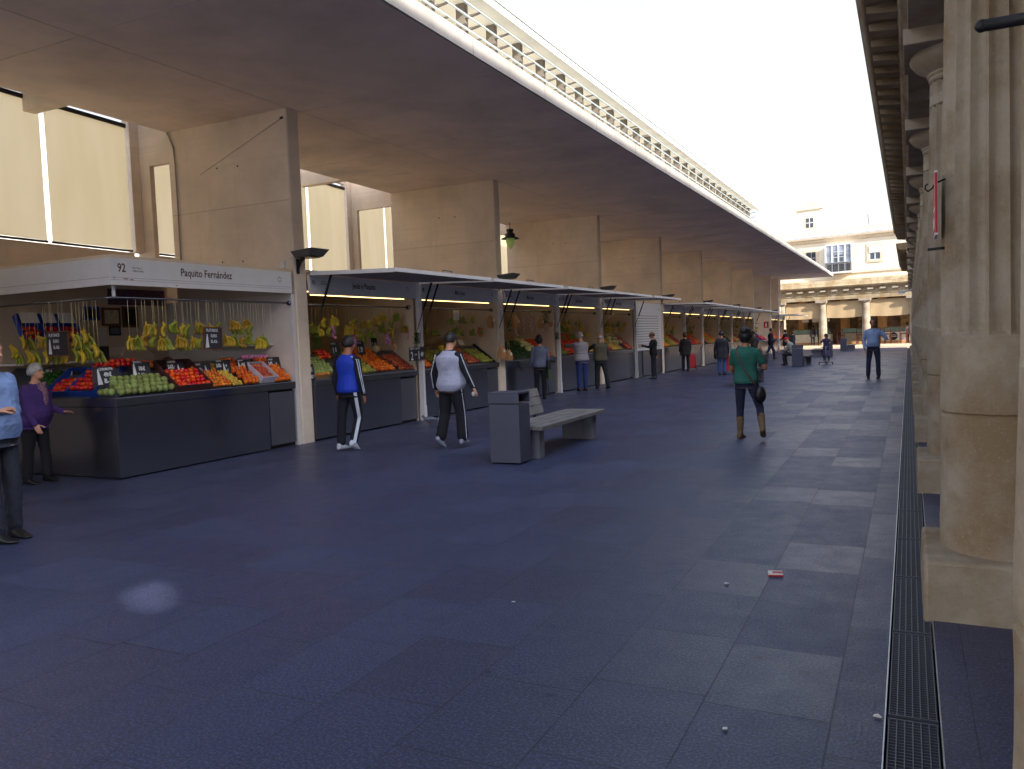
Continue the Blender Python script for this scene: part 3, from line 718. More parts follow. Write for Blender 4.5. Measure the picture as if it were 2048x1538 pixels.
def fmesh(name, r, mat, lump=0, squash=1.0, n=12, stem=False, elong=None):
    b = MB(); b.ball((0, 0, 0), r if elong is None else [r, r*elong, r], n, 8)
    vs = []
    for v in b.v:
        v = Vector(v); q = v.normalized()
        s = 1+lump*noise.noise(q*4.5)
        if abs(q.x) < .35 and abs(q.y) < .35 and q.z > 0: s *= .90
        vs.append((v.x*s, v.y*s, v.z*s*squash))
    b.v = vs
    if stem: b.tube([(0, 0, r*.8*squash), (.003, 0, r*1.05*squash)], .004, 5)
    me = bpy.data.meshes.new(name); me.from_pydata(b.v, [], b.f); me.materials.append(mat)
    me.polygons.foreach_set('use_smooth', [True]*len(b.f)); return me
FM = {
 'orange': fmesh('orange', .038, MF['orange'], .03), 'mandarin': fmesh('mandarin', .030, MF['mandarin'], .04, .85),
 'tomato': fmesh('tomato', .043, MF['tomato'], .08, .8, stem=True), 'persimmon': fmesh('persimmon', .044, MF['persimmon'], .05, .85),
 'custard_apple': fmesh('custard_apple', .050, MF['custard_apple'], .16), 'lemon': fmesh('lemon', .025, MF['lemon'], .06, elong=1.25),
 'apple': fmesh('apple', .036, MF['apple'], .06, stem=True), 'yellow_melon': fmesh('yellow_melon', .055, MF['yellow_melon'], .03),
 'pear': fmesh('pear', .036, MF['pear'], .1, elong=1.3), 'pepper': fmesh('pepper', .028, MF['pepper'], .2, elong=2.0),
 'cauliflower': fmesh('cauliflower', .085, MF['cauliflower'], .3, .8, 20), 'garlic': fmesh('garlic_net', .034, MF['garlic'], .3, 1.3),
 'onion': fmesh('onion', .035, MF['onion'], .05),
}
TA = R(38); cA, sA = math.cos(TA), math.sin(TA)
def Ffront(y, x=-9.12, z=1.06): return frame((x, y, z), (0, 1, 0), (-cA, 0, sA))
def Fside(x, y=7.09, z=1.06): return frame((x, y, z), (1, 0, 0), (0, cA, sA))
rf = random.Random(11)
def pile(kind, F, x0, x1, s0, s1, d, label, group, jit=.06, lift=0, skew=0):
    """single fruits in rows on the sloping display; F: x along the counter, y up the slope"""
    cat = {'custard_apple': 'custard apple', 'yellow_melon': 'melon', 'garlic': 'garlic net'}.get(kind, kind)
    row = 0; s = s0+d/2; out = []
    while s < s1-d*.3:
        x = x0+d/2+(d/2 if row % 2 else 0)+skew*(s-s0)
        while x < x1-d*.3+skew*(s-s0):
            p = F @ Vector((x+rf.uniform(-1, 1)*d*jit*.5, s+rf.uniform(-1, 1)*d*jit*.5, d*.42+lift+rf.uniform(0, d*.12)))
            o = bpy.data.objects.new(kind if kind != 'garlic' else 'garlic_net', FM[kind]); COL.objects.link(o)
            o.location = p; sc = rf.uniform(.9, 1.08); o.scale = (sc, sc, sc)
            o.rotation_euler = (rf.uniform(-.6, .6), rf.uniform(-.6, .6), rf.uniform(0, 6.28))
            tag(o, label, cat, group); out.append(o); x += d
        s += d*.88; row += 1
    return out
def heap(kind, F, x0, x1, s0, s1, d, name, label, lift=0):
    """a far pile whose fruits nobody could count: one object"""
    b = MB(); row = 0; s = s0+d/2; me = FM[kind]
    V = [v.co.copy() for v in me.vertices]; Fc = [tuple(p.vertices) for p in me.polygons]
    r0 = max(v.length for v in V)
    while s < s1:
        x = x0+(d/2 if row % 2 else 0)
        while x < x1:
            p = F @ Vector((x+rf.uniform(-.2, .2)*d, s+rf.uniform(-.2, .2)*d, d*.3+lift+rf.uniform(0, d*.3)))
            k = d/2.0/r0*rf.uniform(1., 1.2); rm = Matrix.Rotation(rf.uniform(0, 6.28), 3, 'Z')
            b.add([p+(rm @ v)*k for v in V], Fc, 0, True); x += d
        s += d*.85; row += 1
    return tag(b.build(name, MF[kind]), label, kind='stuff')
def crate(F, x0, x1, s0, s1, mat, label, group=None, h=.10, name='crate', cat='crate', t=.012):
    b = MB(); M = F
    b.box(x0, x1, s0, s1, -.012, .0, 0, M); b.box(x0, x1, s0, s0+t, 0, h, 0, M); b.box(x0, x1, s1-t, s1, 0, h, 0, M)
    b.box(x0, x0+t, s0+t, s1-t, 0, h, 0, M); b.box(x1-t, x1, s0+t, s1-t, 0, h, 0, M)
    return tag(b.build(name, mat, bevel=.003), label, cat, group or 'display crates on the stall counters')
# bananas
def banana_mesh(n, L, seed, mat, spread=1.0):
    rn = random.Random(seed); b = MB()
    for i in range(n):
        u = (i/(n-1)-.5)*2; a = u*.13*spread+rn.uniform(-.04, .04)+.25; off = Vector((u*.068, rn.uniform(-.012, .012)+(.015 if i % 2 else -.01), 0))
        pts = []; rad = []; curve = rn.uniform(.95, 1.15); face = rn.uniform(-.2, .2)
        for k in range(8):
            t = k/7; th = -.25+curve*t*1.0
            pts.append(Vector((math.sin(a)*L*t*.7+off.x*min(1, t*3)+.05*math.sin(t*3.0)*(1 if seed % 2 else -1), math.sin(t*2.6)*L*.28+off.y, -L*t*.98)))
            rad.append([.009, .018, .0225, .0235, .0235, .022, .018, .007][k])
        b.tube(pts, rad, 8)
    b.tube([(0, .02, .035), (0, .03, -.01)], [.011, .016], 6)
    me = bpy.data.meshes.new('banana_bunch'); me.from_pydata([tuple(v) for v in b.v], [], b.f); me.materials.append(mat)
    me.polygons.foreach_set('use_smooth', [True]*len(b.f)); return me
BM = [banana_mesh(n, L, s, MF[m_], sp) for n, L, s, m_, sp in ((7, .18, 1, 'banana', 1), (8, .19, 2, 'banana2', .9), (6, .20, 3, 'banana', 1.3), (9, .18, 4, 'banana2', 1.2), (7, .17, 5, 'banana', .8), (5, .21, 6, 'banana2', 1.2))]
def bunch(p, k, z_rail, label, group, string=True, rot=None):
    o = bpy.data.objects.new('banana_bunch', BM[k % 6]); COL.objects.link(o); o.location = p; o.scale = (.88, .88, .88)
    o.rotation_euler = (0, 0, rot if rot is not None else rf.uniform(-.8, .8)+math.pi/2); tag(o, label, 'bananas', group)
    if string:
        a = o.rotation_euler.z
        s = MB(); s.tube([(0, .022, .03), (0, .022, (z_rail-p[2])/.88)], .003, 4); s.build('string', M_string, o, world=False)
    return o

def price_board(F, w, h, lines, name='price_board', label='', group='price boards on the stall counters', stick=.12, frame_mat=None):
    """blackboard on a spike; F: x right, y up, origin bottom left"""
    t = thing(name, label, 'price board', F.translation, group)
    b = MB(); b.box(0, w, 0, h, -.004, .004, 0, F); b.build('board', M_chalk, t, bevel=.004)
    if frame_mat:
        f = MB()
        for q in ((-.01, w+.01, -.01, .004), (-.01, w+.01, h-.004, h+.01), (-.01, .004, .004, h-.004), (w-.004, w+.01, .004, h-.004)): f.box(*q, -.008, .009, 0, F)
        f.build('frame', frame_mat, t)
    if stick:
        f = MB(); f.box(w/2-.006, w/2+.006, -stick, 0, -.003, .003, 0, F); f.build('spike', M_chalk, t)
    for s, x, y, size, sx in lines:
        if s == '/1':   # the tall painted one, a thin wedge
            q = MB(); q.prism([(x, y), (x+size*.34, y), (x+size*.2, y+size), (x+size*.12, y+size*.93)], 'z', .005, .006); q.v = [tuple(F @ Vector(v)) for v in q.v]
            q.build('numeral', M_chalkw, t)
        else:
            text(s, size, 'writing', M_chalkw, t, F @ Matrix.Translation((x, y, .0045)), .0005, sx=sx, bold=.004 if size > .06 else .001)
    return t

def emblem(F, r, mat, par):
    q = MB()
    for k in range(6):
        a = k*math.pi/3+.52; c = (r*math.cos(a), r*math.sin(a))
        q.prism([(c[0]+r*.42*math.cos(a+b_), c[1]+r*.42*math.sin(a+b_)) for b_ in (0, 2.09, 4.19)], 'z', 0, .001)
    q.v = [tuple(F @ Vector(v)) for v in q.v]; return q.build('emblem', mat, par)
def sign_text(par, y0, y1, z, num, name, x=-9.014, small=True, s=1.0):
    F = lambda y, zz: frame((x, y, zz), (0, 1, 0), (0, 0, 1))
    text(num, .115*s, 'number', M_text, par, F(y0+.08, z+.15), .0006, sx=.8, bold=.0015)
    if small:
        text('FRUTAS Y', .032*s, 'trade_text', M_text, par, F(y0+.31, z+.205), .0005); text('VERDURAS', .032*s, 'trade_text', M_text, par, F(y0+.31, z+.165), .0005)
    text(name, .145*s, 'name_text', M_text, par, F((y0+y1)/2-.12, z+.13), .0006, align='CENTER', sx=.82, bold=.0012)
    emblem(F(y1-.33, z+.19), .034*s, M_text, par)

def stall(k, Y0, Y1, num, name, label, awn=True, lamp=True, side=True, rail=True, pt=.04):
    dz = gz(Y0); t = thing('market_stall', label, 'market stall', (FX, (Y0+Y1)/2, dz), 'fruit and vegetable stalls under the canopy')
    b = MB(); b.box(-9.05, -9.018, Y0+.01, Y1-.01, dz+2.5, dz+2.82); sg = b.build('sign_board', M_wmetal, t)
    sign_text(sg, Y0, Y1, dz+2.5, num, name)
    b = MB(); b.box(-11.85, -9.1, Y0+.005, Y1-.005, dz+2.86, dz+2.9); b.build('ceiling', M_inner, t)
    b = MB(); b.box(-11.85, -11.8, Y0+.005, Y1-.005, dz-.02, dz+2.86); b.build('back_wall', M_inner, t)
    for y in ((Y1-pt, Y1-.004), (Y0+.004, Y0+pt)) if side else ():
        b = MB(); b.box(-11.8, -9.1, y[0], y[1], dz+0, dz+2.86); b.build('partition', M_inner, t)
    # counter: steel front, top ledge, recessed door at its right end
    b = MB(); b.box(-9.09, -9.045, Y0+.045, Y1-.68, dz+.03, dz+.93); b.box(-9.1, -9.03, Y0+.045, Y1-.05, dz+.935, dz+1.04)
    b.build('counter_front', M_steel, t, bevel=.004)
    b = MB(); b.box(-9.12, -9.085, Y1-.66, Y1-.05, dz+.05, dz+.9); do = b.build('counter_door', M_steel_d, t)
    b = MB(); b.box(-10.3, -9.125, Y0+.045, Y1-.045, dz+.0, dz+.9); b.build('counter_base', M_dark, t)
    b = MB(); q = [(-9.1, dz+1.0), (-9.1, dz+1.05), (-9.64, dz+1.05+.42), (-9.64, dz+1.0)]; b.prism(q, 'y', Y0+.05, Y1-.05); b.build('display_slope', M_steel_d, t)
    if rail:
        b = MB(); b.tube([(-9.2, Y0+.05, dz+2.33), (-9.2, Y1-.06, dz+2.33)], .016, 10); rl = b.build('hanging_rail', M_steel, t)
        b = MB(); b.tube([(-9.2, Y1-.075, dz+2.33), (-9.2, Y1-.05, dz+2.33)], .045, 16); b.build('flange', M_steel, rl)
    if lamp:
        b = MB(); b.tube([(-9.10, Y0+.12, dz+2.487), (-9.10, Y1-.35, dz+2.487)], .007, 8); b.build('light_tube', M_tube, t)
        b = MB(); b.tube([(-9.9, Y0+.1, dz+2.62), (-9.9, Y0+1.3, dz+2.62)], .010, 8); b.build('light_tube', M_tube, t)
    b = MB(); rn = random.Random(k); b.box(-11.78, -11.4, Y0+.1, Y1-.6, dz+1.55, dz+1.58); sh = b.build('shelf', M_wood, t)
    b = MB(); y = Y0+.2
    while y < Y1-.9:
        ww = rn.uniform(.15, .4); b.box(-11.75, -11.5, y, y+ww, dz+1.585, dz+1.585+rn.uniform(.15, .45), rn.randrange(4)); y += ww+rn.uniform(.03, .2)
    b.build('shelf_box', [M_kraft, M_steel_d, M_green, M_bframe], sh)
    if awn: awning(Y0-.02 if Y0 > 11 else Y0, Y1+.02, dz, t)
    return t
def awning(a, b_, dz, t, X=-7.3, zi=2.87, zo=2.80):
    b = MB(); b.prism([(-9.0, dz+zi-.04), (-9.0, dz+zi), (X, dz+zo), (X, dz+zo-.04)], 'y', a+.015, b_-.015)
    o = b.build('awning_panel', plain('dull grey blue panel underside', srgb(128, 128, 138), .5, metal=.1, var=.06) if 'awnm' not in globals() else awnm, t)
    e = MB(); e.box(X+.001, X+.014, a+.012, b_-.012, dz+zo-.05, dz+zo+.012); e.box(-8.98, X, a+.0, a+.0145, dz+zi-.07, dz+zi-.005)
    e.v = [(x, y, z-(x+8.98)/(X+8.98)*(.06) if abs(y-a) < .02 and x < X+.0005 else z) for x, y, z in e.v]
    e.build('edge_trim', M_wmetal, o)
    h = MB(); m_ = (a+b_)/2+.2; h.tube([(X-.12, m_-.16, dz+zo+.0), (X-.12, m_-.16, dz+zo+.07), (X-.12, m_+.16, dz+zo+.07), (X-.12, m_+.16, dz+zo)], .009, 6); h.build('handle', M_steel_d, o)
    for y in (a+.1, b_-.07):
        s = MB(); A = Vector((-9.0, y, dz+1.88)); B = Vector((-8.62, y, dz+2.80)); C_ = A.lerp(B, .42)
        s.tube([A, C_], .009, 6); s.tube([C_, B], .021, 8); s.build('gas_strut', M_black, t)
awnm = plain('dull grey panel underside', srgb(132, 132, 142), .45, metal=.15, var=.06)

# ---- the corner stall, number 92, open on two sides
s92 = thing('market_stall', 'corner fruit stall 92 with white fascia and bananas on strings', 'market stall', (FX, 8.7, 0), 'fruit and vegetable stalls under the canopy')
b = MB(); b.box(-9.06, -9.018, 6.99, 10.34, 2.49, 2.835); b.box(-13.0, -9.062, 6.99, 7.03, 2.49, 2.835); sg = b.build('sign_board', M_wmetal, s92)
b = MB(); b.box(-9.0175, -9.0165, 6.995, 10.33, 2.585, 2.588); b.box(-9.0175, -9.0165, 6.995, 10.33, 2.555, 2.5575); b.box(-12.9, -9.02, 6.988, 6.9895, 2.585, 2.588); b.build('seam', M_text, sg)
b = MB()
for y, z, w_ in ((7.18, 2.572, .07), (7.28, 2.566, .05), (7.04, 2.578, .02), (8.0, 2.52, .03)): b.box(-9.0173, -9.0163, y, y+w_, z-.006, z+.006)
b.build('rust_stain', M_rust, sg)
F = lambda y, zz: frame((-9.0165, y, zz), (0, 1, 0), (0, 0, 1))
text('92', .155, 'number', M_text, sg, F(7.1, 2.66), .0006, sx=.8, bold=.002)
text('FRUTAS Y', .034, 'trade_text', M_text, sg, F(7.325, 2.705), .0005); text('VERDURAS', .034, 'trade_text', M_text, sg, F(7.325, 2.668), .0005)
text('Paquito Fernández', .15, 'name_text', M_text, sg, F(8.57, 2.655), .0006, align='CENTER', sx=.84, bold=.002)
emblem(F(10.06, 2.70), .036, M_text, sg)
b = MB(); b.box(-13, -9.07, 7.04, 10.42, 2.84, 2.88); b.build('ceiling', M_inner, s92)
b = MB(); b.box(-12.02, -11.97, 7.04, 10.42, 0, 2.84); b.build('back_wall', M_inner, s92)
b = MB(); b.box(-11.97, -9.06, 10.38, 10.435, 0, 2.48); b.build('partition', plain('white tiled panel', srgb(232, 222, 212), .5, var=.04), s92)
b = MB(); b.box(-9.075, -9.052, 10.352, 10.377, .0, 2.488); b.build('corner_trim', M_wmetal, s92)
b = MB()
b.box(-9.12, -9.075, 7.0, 9.72, .02, .935); b.box(-12.5, -9.122, 7.0, 7.045, .02, .935)
b.box(-9.13, -9.06, 6.985, 10.37, .94, 1.05); b.box(-12.5, -9.131, 6.985, 7.055, .94, 1.05)
b.build('counter_front', M_steel, s92, bevel=.004)
b = MB(); b.box(-9.14, -9.09, 9.76, 10.33, .06, .90); b.build('counter_door', M_steel_d, s92)
b = MB(); b.box(-10.2, -9.145, 7.06, 10.37, 0, .93); b.box(-12.5, -10.2, 7.06, 8.0, 0, .93); b.build('counter_base', M_dark, s92)
b = MB(); b.prism([(-9.14, .93), (-9.14, 1.05), (-9.66, 1.455), (-9.66, .93)], 'y', 7.12, 10.36)
b.prism([(7.062, .93), (7.062, 1.05), (7.58, 1.455), (7.58, .93)], 'x', -12.4, -9.67); b.build('display_slope', M_steel_d, s92)
b = MB(); b.tube([(-12.3, 7.0, 2.33), (-9.16, 7.0, 2.33), (-9.1, 7.06, 2.335), (-9.1, 10.33, 2.335)], .014, 10); rl = b.build('hanging_rail', M_steel, s92)
b = MB(); b.tube([(-9.1, 10.33, 2.335), (-9.1, 10.37, 2.335)], .04, 16); b.build('flange', M_steel, rl)
b = MB(); b.box(-9.15, -9.12, 7.1, 7.13, 2.34, 2.49); b.build('hanger', M_wmetal, rl)
# things on the back wall
def wallthing(name, px0, py0, px1, py1, mats, label, cat, X=-11.965, d=.03, inner=True, group=None):
    P = onX(px0, py0, X); Q = onX(px1, py1, X); y0, y1 = P.y, Q.y; z0, z1 = min(P.z, Q.z), max(P.z, Q.z)
    t = thing(name, label, cat, (X, (y0+y1)/2, z0), group)
    b = MB(); b.box(X, X+d, y0, y1, z0, z1); b.build('frame' if inner else 'body', mats[0], t)
    if inner:
        b = MB(); w_ = (y1-y0)*.12; b.box(X+d+.0005, X+d+.003, y0+w_, y1-w_, z0+w_, z1-w_); b.build('picture', mats[1], t)
    return t
M_poster = fruitmat('printed poster', srgb(60, 70, 110), srgb(170, 90, 60), .6, 30)
M_cert = plain('printed certificate', srgb(206, 186, 150), .6, var=.25, scale=18)
wallthing('framed_certificate', 201, 615, 240, 652, (M_bframe, M_cert), 'framed certificate on the back wall of the corner stall', 'picture frame')
wallthing('framed_picture', 243, 613, 275, 655, (M_bframe, M_dark), 'dark brown framed picture beside the certificate', 'picture frame')
wallthing('wall_notice', 163, 613, 198, 641, (M_blue, M_dark), 'blue edged dark notice left of the framed certificate', 'notice')
wallthing('poster', 214, 577, 330, 612, (M_poster, M_poster), 'long dark colourful poster above the framed pictures', 'poster', d=.006)
wallthing('paper_notice', 195, 655, 214, 690, (M_paper, M_paper), 'white printed paper taped to the back wall of the corner stall', 'notice', d=.004)
wallthing('photo_print', 217, 652, 242, 671, (M_dark, M_steel_d), 'dark photo print under the framed certificate', 'picture', d=.006)
wallthing('small_blackboard', 190, 693, 217, 722, (M_chalk, M_chalk), 'small blackboard leaning on the back counter', 'blackboard', X=-11.2)
wallthing('loudspeaker_box', 495, 588, 547, 622, (M_black, M_dark), 'black box hanging high on the right in the corner stall', 'loudspeaker', X=-10.6, d=.22)
b = MB(); b.prism([(7.0, 1.2), (7.02, 1.62), (7.1, 1.74), (7.5, 1.74), (7.66, 1.62), (7.72, 1.2)], 'x', -11.6, -11.2); P = onX(225, 720, -11.4)
dy = P.y-7.0; b.v = [(x, y+dy, z-.02) for x, y, z in b.v]; sc_ = tag(b.build('weighing_scale', plain('cream scale housing', srgb(196, 176, 160), .4, var=.05), bevel=.03), 'cream weighing scale housing behind the corner stall counter', 'scale')
for i, (a, z) in enumerate(((170, 0),)):
    b = MB(); P = onY(60, 706, 9.9); b.box(-11.9, -11.2, 7.2, 8.4, 1.5, 1.53); b.box(-10.7, -9.5, 10.05, 10.37, 1.66, 1.70); tag(b.build('wall_shelf', M_wmetal, s92))
# three tilted crates high at the back left with tomatoes
for i, (x0, x1) in enumerate(((40, 88), (84, 122), (118, 160))):
    P = onX(x0, 690, -11.4); Q = onX(x1, 690, -11.4)
    Fb = frame((-11.35, P.y, 1.83), (0, 1, 0), (-.42, 0, .9))
    w_ = Q.y-P.y-.03
    crate(Fb, 0, w_, 0, .42, M_blue, ['blue crate tipped up at the far left back of the corner stall', 'middle blue crate of the three tipped at the back of the corner stall', 'right blue crate of the three tipped at the back of the corner stall'][i], h=.09)
    pile('tomato', Fb, .015, w_-.01, .01, .28, .082, 'tomato in the tipped crates at the back of the corner stall', 'tomatoes in the tipped back crates')
    b = MB(); b.box(.03, w_-.03, .26, .43, .1, .102, 0, Fb); tag(b.build('paper_sheet', M_paper), ['white paper over the leftmost tipped crate', 'white paper over the middle tipped crate', 'white paper over the right tipped crate'][i], 'paper')
# ---- fruit on the front slope of stall 92
G = lambda s: s
F0 = Ffront(0.0)
pile('custard_apple', F0, 7.08, 7.98, .0, .36, .098, 'green custard apple in the front pile at the corner of the counter', 'custard apples on the corner stall')
crate(F0, 7.99, 8.62, .0, .6, plain('dark crate board', srgb(84, 48, 46), .7), 'dark crate of red persimmons between custard apples and mandarins')
pile('persimmon', F0, 8.01, 8.60, .02, .42, .086, 'red persimmon in the dark crate on the corner stall', 'persimmons in the dark crate', lift=.02)
pile('mandarin', F0, 8.64, 9.05, .0, .56, .062, 'small mandarin in the pile right of the persimmon crate', 'mandarins on the corner stall', skew=-.1)
pile('lemon', F0, 9.04, 9.27, .0, .56, .05, 'small yellow lemon in the pile between mandarins and oranges', 'lemons on the corner stall', skew=-.25)
pile('orange', F0, 9.28, 9.62, .0, .62, .078, 'orange in the narrow pile left of the apple carton', 'oranges left of the apple carton', skew=-.1)
crate(F0, 9.63, 9.98, .02, .42, M_carton, 'pale open carton of apples on the counter of the corner stall', h=.11, name='carton', cat='carton')
pile('apple', F0, 9.64, 9.97, .03, .42, .07, 'red and yellow apple in the pale carton', 'apples in the pale carton', lift=.02)
pile('orange', F0, 9.93, 10.35, .0, .60, .074, 'orange in the big pile against the pier', 'oranges against the pier')
pile('garlic', F0, 9.72, 10.33, .60, .69, .066, 'pink garlic net in the row above the oranges by the pier', 'pink garlic nets')
pile('tomato', F0, 7.25, 7.7, .50, .68, .084, 'tomato behind the custard apples', 'tomatoes behind the custard apples', lift=.06)
pile('orange', F0, 7.72, 7.98, .50, .68, .078, 'orange behind the custard apples', 'oranges behind the custard apples', lift=.02)
# side counter towards the passage
F1 = Fside(0.0)
pile('custard_apple', F1, -9.53, -9.2, .0, .3, .098, 'green custard apple on the side counter right of the big blue crate', 'custard apples on the corner stall')
crate(F1, -10.10, -9.55, 0, .62, M_blue, 'big blue crate at the corner of the side counter, holding red tomatoes')
crate(F1, -10.55, -10.12, 0, .5, M_blue, 'blue crate of tomatoes left of the big one on the side counter')
pile('tomato', F1, -10.53, -10.14, .01, .36, .084, 'red tomato in the smaller blue crate on the side counter', 'tomatoes in the smaller blue crate', lift=.015)
pile('tomato', F1, -10.08, -9.58, .04, .6, .09, 'big red tomato in the big blue crate on the side counter', 'tomatoes in the big blue crate', lift=.05)
pile('pepper', F1, -11.2, -10.58, .0, .5, .062, 'green pepper in the dark heap on the side counter', 'green peppers on the side counter', jit=.5)
b = MB()
for x0 in (-10.0, -9.86):
    b.box(x0, x0+.1, 0, .03, .0, .0, 0) if False else None
b.box(-9.552, -9.548, .1, .2, .02, .07, 0, F1); b.box(-9.552, -9.548, .36, .46, .02, .07, 0, F1)
tag(b.build('crate_label', M_paper), 'white labels on the side of the big blue crate', 'label')
# bananas on strings
BG = 'bananas hanging over the corner stall'
ORD = ['first', 'second', 'third', 'fourth', 'fifth', 'sixth', 'seventh', 'eighth', 'ninth', 'tenth', 'eleventh', 'twelfth', 'thirteenth', 'fourteenth', 'fifteenth', 'sixteenth', 'seventeenth', 'eighteenth', 'nineteenth', 'twentieth', 'twenty-first', 'twenty-second', 'twenty-third', 'twenty-fourth', 'twenty-fifth', 'twenty-sixth']
up = [(293, 662), (312, 662), (330, 662), (352, 658), (368, 664), (379, 665), (393, 660), (402, 660), (420, 665), (440, 660), (462, 655), (478, 660), (490, 653), (505, 665)]
lo = [(262, 690), (276, 688), (290, 684), (311, 687), (322, 690), (334, 690), (356, 688), (370, 690), (386, 690), (402, 691), (418, 688), (432, 691), (451, 686), (470, 684), (487, 690), (500, 684), (516, 690), (528, 686)]
for row, lst in (('upper', up), ('lower', lo)):
    for i, (x, y) in enumerate(lst):
        P = onX(x, y-14, -9.1); bunch(P, i*(1 if row == 'upper' else 5), 2.335, '%s banana bunch from the left, %s row over the front counter of stall 92' % (ORD[i], row), BG)
up = [(42, 688), (58, 690), (74, 686), (90, 688), (143, 682), (152, 684), (164, 676), (176, 684)]
lo = [(20, 706), (34, 718), (52, 716), (70, 720), (88, 718), (104, 716), (118, 716), (146, 712), (160, 716), (170, 706), (186, 704), (196, 712)]
for row, lst in (('upper', up), ('lower', lo)):
    for i, (x, y) in enumerate(lst):
        P = onY(x, y-14, 7.0); bunch(P, i*3+2, 2.33, '%s banana bunch from the left, %s row over the side counter of stall 92' % (ORD[i], row), BG, rot=rf.uniform(-.8, .8))
st = MB()
for x in (505, 515, 527, 540): P = onX(x, 600, -9.1); st.tube([(-9.1, P.y, 2.33), (-9.1, P.y, 1.75+.12*(x % 3))], .0025, 4)
tag(st.build('empty_string', M_string, rl))
# price boards
FB = lambda y, z, x=-9.42, tilt=0.0: frame((x, y, z), (0.12, 1, tilt), (-.25, -tilt, .97))
def pb(px, py0, py1, pw, lines, label, tilt=0., X=-9.36):
    P = onX(px, py1, X); Q = onX(px+pw, py1, X); h = onX(px, py0, X).z-P.z
    return price_board(frame((X, P.y, P.z), (0, 1, tilt), (-.2, -tilt, .98)), Q.y-P.y, h, lines, label=label)
pb(196, 738, 770, 48, [('CHIRIMOYA', .05, .185, .052, .72), ('/1', .0, .0, .21, 1), ('49:€', .11, .105, .075, .8), ('EL-KIL·', .1, .02, .075, .75)], 'blackboard price reading 1,49 above the custard apples', .0)
pb(267, 722, 758, 37, [('PERSIMON', .03, .22, .04, .72), ('/1', .0, .02, .2, 1), ('10:€', .1, .12, .075, .75), ('EL-KIL·', .08, .03, .07, .6)], 'blackboard price reading 1,10 above the persimmons', -.05)
pb(337, 723, 754, 34, [('CLEMENTINA', .02, .205, .038, .62), ('2-KIL·', .02, .12, .075, .62), ('/1', .17, .01, .17, 1), ('29', .25, .07, .07, .6)], 'blackboard price 2 kilos over the mandarins', -.02)
pb(394, 728, 755, 32, [('LIMONES', .03, .175, .034, .62), ('2-KIL·', .02, .08, .075, .62), ('/1', .17, .01, .16, 1)], 'blue grey price board over the lemons', .05)
pb(434, 721, 749, 31, [('NARANJAS', .03, .19, .034, .62), ('2-KIL·', .02, .11, .07, .6), ('/1', .14, .01, .16, 1), ('99', .2, .1, .06, .5), ('€', .22, .03, .06, .6)], 'blackboard price 2 kilos over the narrow pile of oranges', .02)
pb(478, 720, 748, 29, [('MANZANAS', .03, .2, .032, .6), ('/1', .01, .02, .18, 1), ('-19:€', .08, .12, .065, .6), ('EL-KIL·', .07, .04, .06, .6)], 'blackboard price 1,19 over the apple carton', .03)
pb(539, 714, 747, 29, [('NARANJAS', .03, .22, .034, .6), ('2-KIL·', .02, .14, .07, .6), ('/1', .17, .01, .17, 1), ('79', .22, .08, .06, .5)], 'blackboard price 2 kilos over the pile of oranges at the pier', .0)
for x, y0, y1, w_, lb in ((87, 738, 764, 27, 'blackboard price behind the old woman on the side counter'), (128, 738, 765, 28, 'blackboard price over the tomatoes of the side counter')):
    P = onY(x, y1, 7.42); Q = onY(x+w_, y1, 7.42); h = onY(x, y0, 7.42).z-P.z
    price_board(frame(P, (1, 0, 0), (0, .2, .98)), Q.x-P.x, h, [('2-KIL·', .02, .14, .06, .7), ('/1', .12, .0, .18, 1), ('EL-KIL·', .03, .03, .05, .7)], label=lb)
for (px, py, yy, side_) in ((405, 698, 0, 0), (97, 712, 0, 1)):
    if side_: P = onY(px, py, 6.94); Q = onY(px+42, py, 6.94); Fh = frame(P, (1, 0, 0), (0, 0, 1)); w_ = Q.x-P.x
    else: P = onX(px+4, py, -9.04); Q = onX(px+39, py, -9.04); Fh = frame(P, (0, 1, -.03), (0, .03, 1)); w_ = Q.y-P.y
    t = price_board(Fh, w_, .31, [('PLATANOS', .04, .25, .06, .72), ('/1', .02, .02, .2, 1), ('EURO', .12, .17, .06, .75), ('EL-KIL·', .12, .09, .06, .75)], label='hanging framed blackboard for bananas %s' % ('over the side counter' if side_ else 'over the front counter'), stick=0, frame_mat=M_bframe, group='hanging banana price boards')
    q = MB()
    for u in (.08, w_-.08): q.tube([Fh @ Vector((u, .31, 0)), (Fh @ Vector((u, .31, 0)))+Vector((0, 0, 2.33-.31-P.z))], .003, 4)
    q.build('string', M_string, t)

# ---- the other stalls
posts = thing
NAMES = {}
lay = [(10.76, 14.07, '91', 'Jesús y Paquita', 'fruit stall 91, right of the first pier'), (14.2, 17.74, '90', 'Mari Jose', 'fruit stall 90 behind the man in the white top'),
       (18.07, 21.38, '89', 'Mari Jose', 'vegetable stall 89 hung with garlic strings and paper bags'), (21.51, 25.05, '88', 'Juan Ramón', 'fruit stall 88 where two men lean over the counter'),
       (25.38, 28.69, '87', 'Hnos. Jesús', 'stall 87 with cauliflowers and bananas, left of the closed shutter'),
       (32.69, 36.0, '85', 'Pepe Ruiz', 'fruit stall right of the closed shutter, customer with red trolley'), (36.13, 39.67, '84', 'Ana', 'half empty fruit stall beyond the one with the red trolley'),
       (40.0, 43.31, '83', 'Loli', 'vegetable stall behind the shopper in blue jeans'), (43.44, 46.98, '82', 'Manolo', 'dark leafy stall behind the woman in green'),
       (47.31, 50.6, '81', 'Juana', 'fruit stall hidden partly by the woman in green'), (50.75, 54.29, '80', 'Antonio', 'far fruit stall with yellow bananas and orange crates'),
       (61.93, 65.6, '78', 'Carmen', 'last but one stall beyond the red extinguisher sign'), (65.95, 69.0, '77', 'Rosa', 'last stall of the row by the two women in black')]
stalls = []
